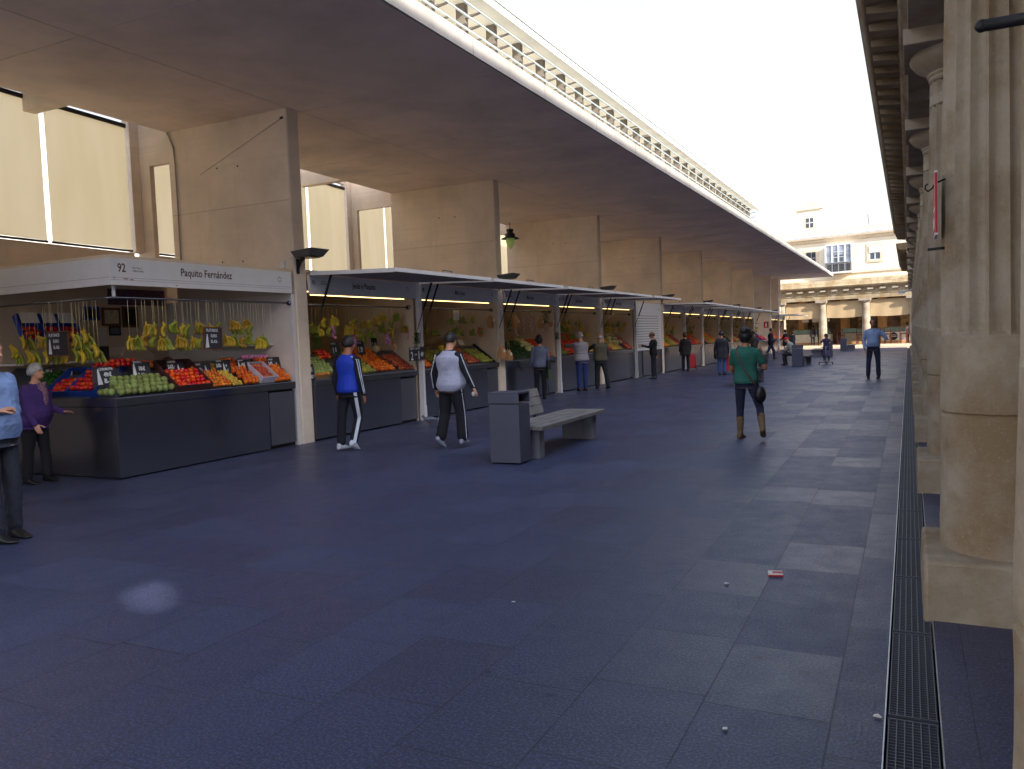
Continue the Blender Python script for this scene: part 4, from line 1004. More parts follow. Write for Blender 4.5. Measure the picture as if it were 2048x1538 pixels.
for k, (a, b_, n_, nm, lb) in enumerate(lay): stalls.append(stall(k, a, b_, n_, nm, lb))
# slim posts in the middle of each bay
plb = {1: 'white post between stalls 91 and 90, price board hung beside it', 2: 'white post left of the two leaning men', 3: 'white post at the left edge of the closed shutter', 4: 'white post in front of the shopper with the red trolley'}
for k in (1, 2, 3, 4, 5, 6, 8):
    Y = PY[k]+3.64; t = thing('stall_post', plb.get(k, 'white post in the %s bay beyond the shutter' % {5: 'second', 6: 'third', 8: 'last'}.get(k)), 'post', (-9.0, Y, gz(Y)), 'white posts between stalls')
    b = MB(); b.box(-9.06, -8.96, Y-.005, Y+.075, gz(Y), gz(Y)+2.84); b.build('shaft', M_wmetal, t, bevel=.004)
    b = MB(); b.box(-9.068, -8.952, Y-.012, Y+.082, gz(Y), gz(Y)+.3); b.build('foot_sleeve', M_wmetal, t, bevel=.003)
# closed shutter stall in bay 3
Y0, Y1 = 28.82, 32.36; dz = gz(30)
t = thing('market_stall', 'closed stall with white slatted shutter behind the man in black', 'market stall', (FX, 30.6, dz), 'fruit and vegetable stalls under the canopy')
b = MB(); b.box(-9.08, -9.05, Y0, Y1, dz+1.0, dz+2.8); sh = b.build('shutter', M_wmetal, t)
b = MB()
for i in range(13): z = dz+1.12+i*.098; b.box(-9.0495, -9.046, Y0+.25, Y1-.4, z, z+.02)
b.build('slot', M_steel_d, sh)
text('86', .1, 'number', M_text, sh, frame((-9.0445, Y1-.35, dz+2.55), (0, 1, 0), (0, 0, 1)), .0005)
b = MB(); b.box(-9.09, -9.045, Y0+.9, Y1, dz+.03, dz+.98); b.build('counter_front', M_steel, t, bevel=.004)
b = MB(); b.box(-9.12, -9.08, Y0, Y0+.85, dz+.05, dz+.95); b.build('counter_door', M_steel_d, t)
b = MB(); b.box(-11.8, -9.13, Y0, Y1, dz, dz+2.85); b.build('interior_block', M_inner, t)
awning(28.75, 32.3, dz, t) if False else None
b = MB()
# bay 7: passage with a white hoarding, crates and a pier sign
dz = gz(57)
t = thing('banana_stand', 'low stand hung with bananas under a white hoarding in the far bay', 'stand', (-9.4, 57, dz))
b = MB(); b.box(-9.6, -9.55, 54.7, 57.6, dz+2.3, dz+2.85); b.build('hoarding', M_wmetal, t)
b = MB(); b.box(-9.9, -9.1, 55.2, 60.5, dz, dz+.95); b.build('counter', M_steel, t)
b = MB(); b.tube([(-9.3, 54.7, dz+2.2), (-9.3, 58.2, dz+2.2)], .02, 8); b.build('rail', M_steel, t)
for i in range(7): bunch(Vector((-9.3, 55+i*.42, dz+1.95-.2*(i % 2))), i, dz+2.2, 'banana bunch hanging in the far bay beside the extinguisher sign', 'bananas of the far stand')
crate(frame((-9.2, 56.5, dz+1.0), (0, 1, 0), (-.8, 0, .6)), 0, 2.6, 0, .7, M_blue, 'long blue crate tilted on the far stand')
heap('tomato', frame((-9.18, 58.2, dz+1.0), (0, 1, 0), (-.8, 0, .6)), 0, 2.0, 0, .5, .11, 'tomato_heap', 'heap of mixed red fruit on the far stand')
sgn = thing('extinguisher_sign', 'small red fire extinguisher sign on a far pier', 'sign', (-9.3, 61.59, gz(61)+2.1))
b = MB(); b.box(-9.55, -9.2, 61.59, 61.605, gz(61)+1.9, gz(61)+2.35); b.build('plate', plain('red sign', srgb(196, 30, 30), .5), sgn)
b = MB(); b.box(-9.43, -9.33, 61.583, 61.589, gz(61)+1.97, gz(61)+2.2); b.box(-9.41, -9.35, 61.583, 61.589, gz(61)+2.2, gz(61)+2.27); b.build('pictogram', M_wmetal, sgn)

# goods of stall 91
def tagF(F, w_, h, num, label, paper=False):
    return price_board(F, w_, h, num, label=label)
pile('custard_apple', F0, 10.86, 11.45, .0, .5, .1, 'custard apple in the pile beside the first pier in stall 91', 'custard apples of stall 91', lift=.05)
crate(Ffront(0, -9.1, 1.045), 10.83, 11.25, 0, .14, M_wood, 'low wooden crate at the left end of the stall 91 counter')
pile('mandarin', Ffront(0, -9.085, 1.05), 10.86, 11.22, .0, .1, .06, 'mandarin in the low wooden crate of stall 91', 'mandarins in the wooden crate', lift=.05)
pile('tomato', F0, 11.3, 11.7, .36, .62, .085, 'tomato behind the custard apples of stall 91', 'tomatoes of stall 91', lift=.1)
pile('yellow_melon', F0, 11.95, 12.35, .0, .34, .105, 'yellow melon at the front edge of stall 91', 'yellow melons of stall 91')
pile('pear', F0, 12.3, 12.7, .0, .62, .078, 'green pear in the slanting pile of stall 91', 'green pears of stall 91', skew=-.3)
pile('orange', F0, 12.68, 13.35, .0, .80, .078, 'orange in the tall pile of stall 91', 'oranges of stall 91', skew=-.28, lift=.01)
pile('apple', F0, 13.5, 13.98, .0, .5, .068, 'red apple at the right end of stall 91', 'red apples of stall 91', skew=-.3)
pile('cauliflower', F0, 13.2, 13.4, .5, .68, .17, 'cauliflower beside the oranges of stall 91', 'cauliflowers of stall 91', lift=.03)
GB = 'bananas hanging in stall 91'
for i, (x, y) in enumerate(sorted([(633, 668), (700, 672), (768, 660), (626, 660), (640, 662), (650, 650), (665, 645), (676, 660), (692, 665), (702, 655), (712, 650), (726, 652), (738, 654), (748, 645), (757, 648), (764, 640), (722, 672), (733, 678), (747, 672), (786, 652), (797, 638), (788, 670), (806, 662), (660, 668), (715, 668), (775, 668)])):
    P = onX(x, y-12, -9.22); bunch(P, i*5+1, 2.33, '%s banana bunch from the left hanging in stall 91' % ORD[i], GB)
NG = []
def net(p, kind, label, zr, s=1.0):
    t = thing('produce_net', label, 'net bag', p, 'net bags hanging in the stalls')
    b = MB()
    for i in range(7): b.ball(Vector(p)+Vector((rf.uniform(-.022, .022)*s, rf.uniform(-.035, .035)*s, -.03*i*s)), .032*s, 8, 6)
    b.build('net_filling', MF[kind], t)
    b = MB(); b.tube([p, (p[0], p[1], zr)], .003, 4); b.build('string', M_string, t); return t
for x, y, kd, lb in ((667, 655, 'garlic', 'pink garlic net left of the man in blue'), (708, 672, 'garlic', 'pink garlic net right over the head of the man in blue'), (775, 668, 'garlic', 'pink garlic net in the right half of stall 91'), (817, 665, 'garlic', 'small pink garlic net by the white post'), (788, 684, 'onion', 'short orange net under the bananas of stall 91')):
    net(onX(x, y, -9.24), kd, lb, 2.33, .8 if x in (788, 817) else 1)
F91 = lambda px, py, X=-9.4: frame(onX(px, py, X), (0, 1, 0), (-.15, 0, .98))
price_board(F91(717, 709), .22, .26, [('TOMATES', .01, .21, .04, .7), ('1', .0, .04, .15, .7), ('29', .08, .05, .13, .6)], label='narrow blackboard 1,29 over the pears of stall 91')
price_board(F91(745, 699, -9.6), .2, .24, [('2', .01, .04, .14, .6), ('1', .07, .04, .14, .6), ('69', .11, .07, .1, .5)], label='narrow blackboard 2 for 1,69 over the oranges of stall 91')
price_board(F91(664, 710), .26, .24, [('PATATA', .01, .19, .045, .8), ('1', .03, .03, .15, .7), ('5', .11, .06, .1, .8)], label='blackboard over the custard apples of stall 91 beside the man in blue')
price_board(F91(622, 760, -9.06), .12, .27, [('95', .01, .14, .1, .6), ('EST', .01, .03, .07, .6)], label='small dark price board against the first pier', stick=0)
price_board(frame(onX(819, 723, -8.93), (0, 1, .03), (0, -.03, 1)), .58, .27, [('OFERTA TOMATES', .02, .225, .05, .92), ('2', .05, .02, .24, .8), ('KILOS', .2, .11, .04, .8), ('1', .30, .02, .24, .9), ('49', .42, .07, .13, .8)], label='large blackboard offering 2 kilos for 1,49 on the white post', stick=0)
# herbs hanging on the white post
def leafy(p, h, r, n, label, name='herb_bunch', cat='herbs', top=False, mat='leaf', grp=None):
    t = thing(name, label, cat, p, grp); b = MB(); rn = random.Random(int(p[1]*100))
    for i in range(n):
        q = Vector((rn.gauss(0, r*.5), rn.gauss(0, r*.5), -rn.random()*h)); a = rn.uniform(0, 6.28); l = rn.uniform(.02, .05)
        d1 = Vector((math.cos(a), math.sin(a), rn.uniform(-.6, .4)))*l; d2 = Vector((-math.sin(a), math.cos(a), rn.uniform(-.5, .5)))*l*.5; c_ = Vector(p)+q
        b.add([c_-d2, c_+d1*.5-d2*.2, c_+d1, c_+d2], [(0, 1, 2, 3)])
    b.build('leaves', MF[mat], t); b = MB()
    for i in range(5): b.tube([Vector(p)+Vector((rn.uniform(-.015, .015), rn.uniform(-.015, .015), -h*.6)), Vector(p)+Vector((rn.uniform(-.01, .01), rn.uniform(-.01, .01), .06))], .004, 4)
    b.build('stalks', MF['pear'], t); return t
leafy(onX(833, 665, -8.93), .22, .06, 260, 'bunch of green herbs tied to the white post above the big blackboard')
leafy(onX(633, 665, -9.2), .28, .08, 320, 'dark leafy bunch hanging by the first pier in stall 91')
leafy(onX(1114, 665, -8.93), .2, .06, 200, 'spring onions tied to the white post left of the leaning men', name='spring_onion_bunch', cat='spring onions')
# goods of stall 90
F2 = F0
heap('persimmon', frame((-10.6, 14.6, 1.25), (0, 1, 0), (-.5, 0, .86)), 0, 2.0, 0, .8, .085, 'tomato_heap', 'tall heap of orange red tomatoes at the back of stall 90')
crate(frame((-10.62, 14.55, 1.24), (0, 1, 0), (-.5, 0, .86)), 0, 2.1, 0, .85, M_black, 'black crates tipped up behind the orange red heap in stall 90', h=.05)
pile('orange', F0, 14.3, 14.75, .0, .3, .078, 'orange at the left end of stall 90', 'oranges of stall 90')
pile('yellow_melon', F0, 15.7, 16.0, .3, .7, .1, 'yellow fruit right of the man in the white top', 'yellow fruit of stall 90')
pile('apple', F0, 16.3, 16.85, .0, .6, .075, 'red apple on the right of stall 90', 'apples of stall 90', skew=-.5)
pile('pear', F0, 16.95, 17.5, .0, .5, .07, 'green pear at the right end of stall 90', 'pears of stall 90', skew=-.5)
crate(F0, 17.52, 17.6, .0, .7, M_black, 'black crate rim along the right end of stall 90', h=.04)
heap('pear', F0, 14.8, 16.2, 0, .55, .09, 'produce_heap', 'mixed green and pale produce in the middle of stall 90')
for i, (x, y) in enumerate(sorted([(856, 667), (873, 668), (902, 667), (915, 664), (926, 668), (948, 668), (965, 668), (904, 645), (927, 643), (948, 643)])):
    P = onX(x, y-10, -9.22); bunch(P, (3 if i % 2 else 1), 2.33, '%s green banana bunch from the left hanging in stall 90' % ORD[i], 'bananas hanging in stall 90')
def paper_bag(p, h, label, zr, w_=.2):
    t = thing('paper_bag', label, 'paper bag', p, 'paper bags of nuts hung on the stalls')
    b = MB(); x, y, z = p
    b.add([(x-.05, y-w_/2, z-h), (x+.05, y-w_/2, z-h), (x+.05, y+w_/2, z-h), (x-.05, y+w_/2, z-h), (x-.07, y-w_*.52, z-h*.5), (x+.07, y-w_*.52, z-h*.5), (x+.07, y+w_*.52, z-h*.5), (x-.07, y+w_*.52, z-h*.5),
           (x-.01, y-w_*.35, z), (x+.01, y-w_*.35, z), (x+.01, y+w_*.35, z), (x-.01, y+w_*.35, z)],
          [(0, 3, 2, 1), (8, 9, 10, 11), (0, 1, 5, 4), (1, 2, 6, 5), (2, 3, 7, 6), (3, 0, 4, 7), (4, 5, 9, 8), (5, 6, 10, 9), (6, 7, 11, 10), (7, 4, 8, 11)])
    b.build('bag', M_kraft, t, bevel=.008)
    b = MB(); b.box(x+.071, x+.074, y-.045, y+.04, z-h*.5-.01, z-h*.5+.07); b.build('label', M_paper, t)
    b = MB(); b.box(x+.071, x+.0735, y-.03, y+.03, z-h*.62-.03, z-h*.62); b.build('print', MF['orange'], t)
    b = MB(); b.tube([(x, y-w_*.3, z), (x, y, zr), (x, y+w_*.3, z)], .004, 4); b.build('handle', M_string, t); return t
paper_bag(onX(982, 630, -9.2), .32, 'brown paper bag hanging at the right in stall 90', 2.33, .24)
paper_bag(onX(1003, 690, -8.9), .34, 'brown paper bag hooked on the second pier', 1.75, .24)
paper_bag(onX(1017, 700, -8.88), .26, 'pale paper bag with a white sheet on the second pier', 1.6, .2)
net(onX(958, 656, -9.22), 'onion', 'orange onion net in stall 90', 2.33)
for i, (x, y, w_) in enumerate(((936, 712, .2), (950, 708, .2), (962, 706, .16), (920, 690, .22))):
    F = frame(onX(x, y, -9.45), (0, 1, 0), (-.5, 0, .85)); q = MB(); q.box(0, w_, 0, .14, 0, .003, 0, F)
    tag(q.build('price_card', M_paper), ['white price card lying leftmost in the crates of stall 90', 'white price card in the middle of stall 90', 'white price card over the apples of stall 90', 'white price card by the head of the man in the white top'][i], 'price card', 'white price cards of stall 90')
q = MB(); F = frame(onX(907, 640, -9.3), (0, 1, 0), (0, 0, 1)); q.box(0, .26, 0, .22, 0, .004, 0, F); tag(q.build('paper_notice', M_paper), 'white paper notice hanging in stall 90', 'notice')
# goods of stall 89
heap('apple', F0, 18.15, 18.7, 0, .6, .07, 'apple_heap', 'heap of red apples at the left end of stall 89')
heap('pepper', F0, 18.7, 19.6, 0, .75, .08, 'pepper_heap', 'heap of green peppers in front of the woman in grey')
heap('pepper', F0, 19.6, 20.0, 0, .75, .08, 'greens_heap', 'dark greens right of the woman in grey')
heap('cauliflower', F0, 20.0, 20.5, 0, .8, .13, 'lettuce_heap', 'pale cabbages and leeks in stall 89')
heap('tomato', F0, 20.55, 21.2, 0, .8, .07, 'carrot_heap', 'red orange carrots at the right end of stall 89')
for i, (x, y) in enumerate(((1031, 640), (1047, 636), (1060, 634), (1070, 634), (1082, 633))):
    p = onX(x, y, -9.22); b = MB(); rn = random.Random(i)
    for j in range(9): b.ball((p.x+rn.uniform(-.03, .03), p.y+rn.uniform(-.04, .04), p.z-.05*j), .03, 8, 6)
    b.tube([(p.x, p.y, p.z), (p.x, p.y, 2.33)], .012, 5)
    tag(b.build('garlic_string', plain('pale garlic', srgb(206, 186, 176), .7, var=.35, scale=25)), 'plaited string of garlic, number %d from the left in stall 89' % (i+1) if False else ['plaited garlic string beside the left paper bag of stall 89', 'plaited garlic string left of the middle in stall 89', 'plaited garlic string in the middle of stall 89', 'plaited garlic string right of the middle in stall 89', 'plaited garlic string beside the right paper bag of stall 89'][i], 'garlic string', 'garlic strings of stall 89')
paper_bag(onX(1032, 632, -9.2), .34, 'brown paper bag at the left in stall 89', 2.33, .24)
paper_bag(onX(1081, 636, -9.2), .28, 'brown paper bag right of the garlic in stall 89', 2.33, .2)
paper_bag(onX(1104, 634, -9.2), .32, 'brown paper bag at the right end of stall 89', 2.33, .24)
leafy(onX(1018, 640, -9.2), .3, .09, 260, 'dark leafy bunch at the left end of stall 89')
leafy(onX(1090, 622, -9.2), .35, .09, 260, 'dark leafy bunch beside the right paper bag of stall 89')
q = MB(); P = onX(1048, 607, -10.2); q.box(-10.2, -10.17, P.y, P.y+.55, P.z-.02, P.z+.03); tag(q.build('led_display', M_led), 'green lit display strip inside stall 89', 'display')
# goods of stall 88
heap('pear', F0, 21.6, 22.4, 0, .8, .09, 'pear_heap', 'greenish fruit heap left of the grey haired man')
heap('tomato', F0, 22.4, 22.9, 0, .8, .085, 'tomato_heap', 'red fruit heap behind the grey haired man')
heap('persimmon', F0, 22.9, 24.3, .1, .95, .09, 'tomato_heap', 'bright red tomatoes between the two leaning men')
heap('lemon', F0, 24.3, 24.95, 0, .8, .07, 'lemon_heap', 'yellow fruit heap at the right end of stall 88')
# goods of stall 87
heap('pear', F0, 25.5, 26.0, 0, .5, .08, 'pear_heap', 'green pears at the left end of stall 87')
heap('orange', F0, 25.5, 25.9, 0, .2, .08, 'orange_heap', 'oranges at the front left of stall 87')
heap('apple', F0, 26.0, 26.4, 0, .7, .08, 'apple_heap', 'dark red fruit with white cards in stall 87')
heap('lemon', F0, 26.4, 27.4, 0, .6, .08, 'lemon_heap', 'yellow green fruit in the middle of stall 87')
pile('cauliflower', F0, 26.7, 28.0, .25, .95, .21, 'big pale cauliflower in the pile of stall 87', 'cauliflowers of stall 87', jit=.3)
heap('apple', F0, 28.0, 28.6, 0, .6, .09, 'dark_fruit_heap', 'dark fruit at the right end of stall 87')
for i, (px, py) in enumerate(((1217, 690), (1223, 686), (1229, 690), (1248, 694))):
    F = frame(onX(px, py, -9.45), (0, 1, -.5), (-.4, .4, .8)); q = MB(); q.box(0, .12, 0, .3, 0, .003, 0, F)
    tag(q.build('price_card', M_paper), ['leftmost of the three long white cards in stall 87', 'middle of the three long white cards in stall 87', 'right of the three long white cards in stall 87', 'white card lying among the lemons of stall 87'][i], 'price card', 'white cards of stall 87')
def stall_bananas(a, b_, n, dz, where, z=1.95, rows=2, x=-9.22):
    for i in range(n):
        y = a+(b_-a)*(i+.5)/n; bunch(Vector((x+rf.uniform(-.1, .05), y+rf.uniform(-.05, .05), dz+z-.2*(i % rows)+rf.uniform(-.05, .05))), rf.randrange(6), dz+2.33, ORD[i]+' banana bunch from the left hanging in '+where, 'bananas hanging in ' + where)
stall_bananas(21.7, 24.3, 18, 0, 'stall 88 over the leaning men', 2.1, 3)
stall_bananas(25.6, 28.3, 18, gz(27), 'the cauliflower stall', 2.05, 2)
stall_bananas(32.9, 35.2, 10, gz(34), 'the stall right of the closed shutter', 1.95)
stall_bananas(36.4, 39, 9, gz(38), 'the half empty stall', 1.95, 2)
stall_bananas(47.5, 50, 9, gz(49), 'the stall behind the woman in green', 2.0)
stall_bananas(51, 54, 12, gz(52), 'the far stall with orange crates', 2.0, 3)
stall_bananas(62.2, 65, 8, gz(64), 'the last but one stall', 2.0, 3)
stall_bananas(66.2, 68, 5, gz(67), 'the last stall', 2.0, 2)
for (a, b_, kinds, where) in ((32.8, 35.9, ('orange', 'pear', 'lemon', 'apple'), 'the stall right of the closed shutter'), (36.2, 39.5, ('tomato', 'persimmon', 'orange'), 'the half empty stall'), (40.1, 43.2, ('pepper', 'apple', 'pear', 'orange'), 'the vegetable stall behind the blue jeans'),
                              (43.5, 46.9, ('pepper', 'cauliflower', 'pepper'), 'the leafy stall'), (47.4, 50.5, ('persimmon', 'lemon', 'apple'), 'the stall behind the woman in green'), (50.8, 54.2, ('orange', 'orange', 'pear'), 'the far stall with orange crates'),
                              (62.0, 65.5, ('lemon', 'orange', 'persimmon'), 'the last but one stall'), (66.0, 68.8, ('orange', 'tomato'), 'the last stall')):
    w_ = (b_-a)/len(kinds)
    for i, kd in enumerate(kinds):
        heap(kd, Ffront(0, -9.1, 1.06+gz(a)), a+i*w_, a+(i+1)*w_-.05, 0, .75, .1 if kd != 'cauliflower' else .16, kd+'_heap', '%s heap, %s part of %s' % (kd, ['left', 'middle', 'right', 'far right'][i if len(kinds) > 2 else i*2], where))
leafy(Vector((-9.25, 41.2, gz(41)+2.2)), .5, .3, 500, 'dark hanging greens in the vegetable stall behind the blue jeans', name='greens_bunch', cat='greens')
leafy(Vector((-9.25, 45.2, gz(45)+2.25)), .8, .6, 1200, 'large mass of dark greens hanging in the leafy stall', name='greens_bunch', cat='greens')
# floodlights on brackets at the piers
fl0 = None
for k in (1, 2, 3, 4, 5, 6, 7, 8):
    Y = PY[k]; z0 = gz(Y)+2.98
    if fl0 is None:
        t = thing('floodlight', '', 'floodlight', (-9.04, Y, z0)); fl0 = t
        b = MB(); b.box(.0, .03, .0, .06, -.2, .1); b.prism([(.0, -.16), (.1, .02), (.22, .1), (.2, .14), (.05, .08), (.0, .02)], 'y', .015, .05); b.build('bracket', M_iron, t, world=False)
        b = MB(); b.add([(.14, -.2, .10), (.5, -.2, .12), (.5, .24, .12), (.14, .24, .10), (.08, -.26, .22), (.62, -.26, .26), (.62, .30, .26), (.08, .30, .22)], [(0, 3, 2, 1), (4, 5, 6, 7), (0, 1, 5, 4), (1, 2, 6, 5), (2, 3, 7, 6), (3, 0, 4, 7)])
        b.build('housing', plain('grey floodlight housing', srgb(92, 92, 92), .5, metal=.3), t, world=False, bevel=.008)
        b = MB(); b.box(.17, .47, -.16, .2, .095, .1005); b.build('lens', M_glassd, t, world=False); o = t
    else: o = copy_tree(fl0)
    o.location = (-9.04, Y+.05, z0); o.scale = (.82, .82, .82); o['group'] = 'grey floodlights on the piers'
    o['label'] = ['grey floodlight on the first big pier beside stall 92', 'grey floodlight on the second pier', 'grey floodlight on the third pier above the leaning men', 'grey floodlight on the pier right of the closed shutter', 'grey floodlight on the fifth pier', 'grey floodlight on the sixth pier', 'grey floodlight on the seventh pier', 'grey floodlight on the pier with the extinguisher sign'][k-1]
# junction box and conduit on the first pier
t = thing('junction_box', 'small white junction box with conduit on the first pier', 'junction box', (-9.25, 10.43, 2.95))
b = MB(); b.box(-9.30, -9.21, 10.40, 10.449, 2.92, 3.02); b.build('box', M_wmetal, t, bevel=.004)
b = MB(); b.tube([(-11.6, 10.435, 2.86), (-9.42, 10.435, 2.9), (-9.42, 10.435, 2.94), (-9.30, 10.435, 2.95)], .009, 6); b.tube([(-9.25, 10.435, 3.02), (-9.2, 10.435, 3.07), (-9.02, 10.435, 3.09)], .005, 5); b.build('conduit', M_wmetal, t)
t = thing('pipe', 'thin white pipe running down the back edge of the first pier', 'pipe', (-11.7, 10.43, 3))
b = MB(); b.tube([(-11.74, 10.43, 5.48), (-11.6, 10.425, 5.2), (-11.58, 10.425, 4.9), (-11.58, 10.425, 2.9)], .014, 8); b.build('tube', plain('grey pipe', srgb(170, 160, 160), .5), t)
P = onY(563, 236, 10.44); Q = onY(400, 350, 10.44)
b = MB(); b.tube([P, Q], .003, 4); b.tube([P-Vector((.03, 0, 0)), P+Vector((.02, 0, .01))], .02, 6); tag(b.build('cable_stay', M_iron), 'thin slack cable running diagonally down the first pier', 'cable')
# ------------------------------------------------------------------ benches and bins
M_bwood = plain('weathered grey bench timber', srgb(128, 120, 112), .75, var=.2, scale=4, vert=.2)
M_bconc = plain('grey concrete support', srgb(112, 110, 116), .85, var=.12, scale=5)
def make_bin(loc, rz, label):
    t = thing('litter_bin', label, 'litter bin', loc, 'grey box litter bins', rz)
    b = MB(); b.box(-.215, .215, -.165, .165, .02, .775); b.build('body', M_bin, t, world=False, bevel=.004)
    b = MB(); b.box(-.22, .22, -.17, .17, .905, .93); b.box(-.22, .1, -.17, .17, .785, .905); b.box(.1, .22, -.17, -.155, .785, .905); b.box(.1, .22, .155, .17, .785, .905)
    b.build('hood', M_bin, t, world=False, bevel=.004)
    b = MB(); b.box(.101, .103, -.15, .15, .79, .9); b.build('opening', M_black, t, world=False); return t
def make_bench(loc, rz, label, back=True, L=2.45):
    t = thing('bench', label, 'bench', loc, 'timber benches on the paving', rz)
    for i in range(4):
        b = MB(); x = -.33+i*.17; b.box(x, x+.143, 0, L, .395, .45); b.build('seat_plank', M_bwood, t, world=False, bevel=.006)
    for y in (.12, L-.30):
        b = MB(); b.box(-.30, .22, y, y+.16, 0, .392); b.build('support', M_bconc, t, world=False, bevel=.006)
    if back:
        for i in range(3):
            b = MB(); z = .49+i*.125; d = -.31-.035*i
            b.prism([(d, z), (d-.035, z+.118), (d-.07, z+.112), (d-.035, z-.004)], 'y', .1, 1.5); b.build('back_plank', M_bwood, t, world=False, bevel=.004)
        for y in (.25, 1.3):
            b = MB(); b.prism([(-.345, .35), (-.385, .35), (-.50, .86), (-.47, .86)], 'y', y, y+.035); b.build('back_bracket', M_bin, t, world=False)
        b = MB(); b.box(-.29, -.275, .06, .1, .45, .68); b.build('armrest_bar', M_steel, t, world=False)
    return t
make_bin((-4.68, 9.4, 0), 0, 'grey steel litter bin at the near end of the front bench')
make_bench((-4.64, 9.62, 0), 0, 'front timber bench beside the nearest litter bin')
make_bench((-4.33, 25.95, 0), math.pi, 'timber bench right behind the woman in green')
make_bin((-4.37, 26.2, gz(26)), math.pi, 'grey bin behind the woman in green, half hidden by the bench')
make_bin((-4.33, 36.9, gz(37)), 0, 'grey bin with the man in the red cap sitting behind it')
make_bench((-4.25, 37.15, gz(37)), 0, 'timber bench running back from the bin with the red capped man', back=False)
make_bench((-4.8, 49.9, gz(50)), 0, 'low bench just left of the child on the scooter', back=False, L=2.2)
make_bin((-4.1, 49.2, gz(50)), 0, 'small grey bin seen behind the child on the scooter')
make_bin((-4.2, 62.5, gz(62)), 0, 'farthest grey bin, in front of the lit far arcade')
make_bench((-3.8, 62.7, gz(62)), 0, 'farthest bench, right of the farthest bin')
# ------------------------------------------------------------------ small things on the ground
M_red = plain('red card', srgb(190, 40, 44), .5, var=.05)
t = thing('cigarette_pack', 'crushed red and white cigarette pack lying on the paving', 'cigarette pack', (-.8, 5.43, 0), rz=.25)
b = MB(); b.box(-.045, .045, -.03, .03, .001, .024); b.build('box', M_paper, t, world=False, bevel=.002)
b = MB(); b.box(-.046, .046, -.0312, -.030, .002, .012); b.box(-.02, .046, -.031, .012, .0242, .0246); b.build('red_band', M_red, t, world=False)
for i, (px, py, lb) in enumerate(((1453, 1169, 'white scrap of paper left of the cigarette pack'), (1450, 1461, 'white scrap of paper nearest the camera in the middle of the paving'), (1754, 1436, 'white scrap of paper beside the floor drain'), (1027, 1206, 'tiny white scrap on the dark paving left of the middle'), (952, 842, 'white scrap of paper on the paving left of the near bin'))):
    P = onG(px, py); b = MB(); rn = random.Random(i); r_ = .010
    vs = [(P.x+r_*(1+rn.random())*math.cos(a), P.y+r_*(1+rn.random())*math.sin(a), .004+rn.random()*.008) for a in (0, 1.1, 2.2, 3.3, 4.3, 5.3)]
    b.add(vs, [tuple(range(6))]); b.add([(x, y, z+.002) for x, y, z in vs], [tuple(range(6))[::-1]]); tag(b.build('paper_scrap', M_paper), lb, 'litter', 'scraps of paper on the paving')
# red plate, hook and pegs on the second column
t = thing('wall_sign', 'red and white plate seen edge on, fixed to the big fluted column', 'sign', (.15, 5.2, 2.2))
b = MB(); b.box(.135, .150, 5.08, 5.34, 2.10, 2.45); b.build('plate', M_wmetal, t)
b = MB(); b.box(.1335, .135, 5.095, 5.325, 2.26, 2.44); b.box(.1335, .135, 5.095, 5.325, 2.115, 2.24); b.box(.136, .149, 5.0785, 5.08, 2.11, 2.44); b.build('red_field', M_red, t)
b = MB(); b.box(.133, .1336, 5.13, 5.2, 2.14, 2.2); b.box(.133, .1336, 5.24, 5.3, 2.14, 2.2); b.build('white_marks', M_wmetal, t)
b = MB(); b.tube([(.19, 5.16, 2.41), (.14, 5.15, 2.39), (.125, 5.15, 2.365), (.105, 5.15, 2.35), (.09, 5.15, 2.365), (.092, 5.15, 2.385), (.105, 5.15, 2.39)], .005, 6)
tag(b.build('iron_hook', M_iron), 'curled iron hook at the top of the red and white plate', 'hook')
b = MB(); b.tube([(.22, 5.2, 2.035), (.10, 5.19, 2.03)], .008, 8); tag(b.build('iron_peg', M_iron), 'short iron peg below the red and white plate', 'peg')
b = MB(); b.tube([(.30, 1.42, 2.055), (.10, 1.40, 2.05)], [.009, .009], 10); b.ball((.10, 1.4, 2.05), .0095, 8, 6); tag(b.build('iron_rod', M_iron), 'blurred dark iron rod sticking out of the nearest column', 'rod')
# pigeon
t = thing('pigeon', 'grey pigeon pecking at the foot of the white post beside the man in white', 'pigeon', (-8.36, 13.32, 0), rz=2.2)
M_feather = fruitmat('pigeon feathers', srgb(120, 124, 138), srgb(70, 74, 88), .6, 30)
b = MB()
b.tube([(0, -.17, .10), (0, -.12, .10), (0, -.05, .11), (0, .03, .115), (0, .08, .12), (0, .105, .14), (0, .115, .165), (0, .125, .18), (0, .145, .18), (0, .155, .178)], [.008, .028, .05, .058, .045, .028, .02, .022, .016, .004], 12)
b.build('body', M_feather, t, world=False)
b = MB(); b.tube([(0, .152, .178), (0, .172, .170)], [.006, .001], 6); b.tube([(-.02, 0, .07), (-.02, .005, .0)], .004, 5); b.tube([(.02, -.02, .07), (.02, -.015, .0)], .004, 5); b.build('beak_and_legs', M_red, t, world=False)
b = MB(); b.add([(-.05, .05, .13), (-.058, -.05, .12), (-.03, -.18, .10), (-.04, -.03, .15)], [(0, 1, 2, 3)]); b.add([(.05, .05, .13), (.058, -.05, .12), (.03, -.18, .10), (.04, -.03, .15)], [(0, 1, 2, 3)]); b.build('wing', M_steel_d, t, world=False)
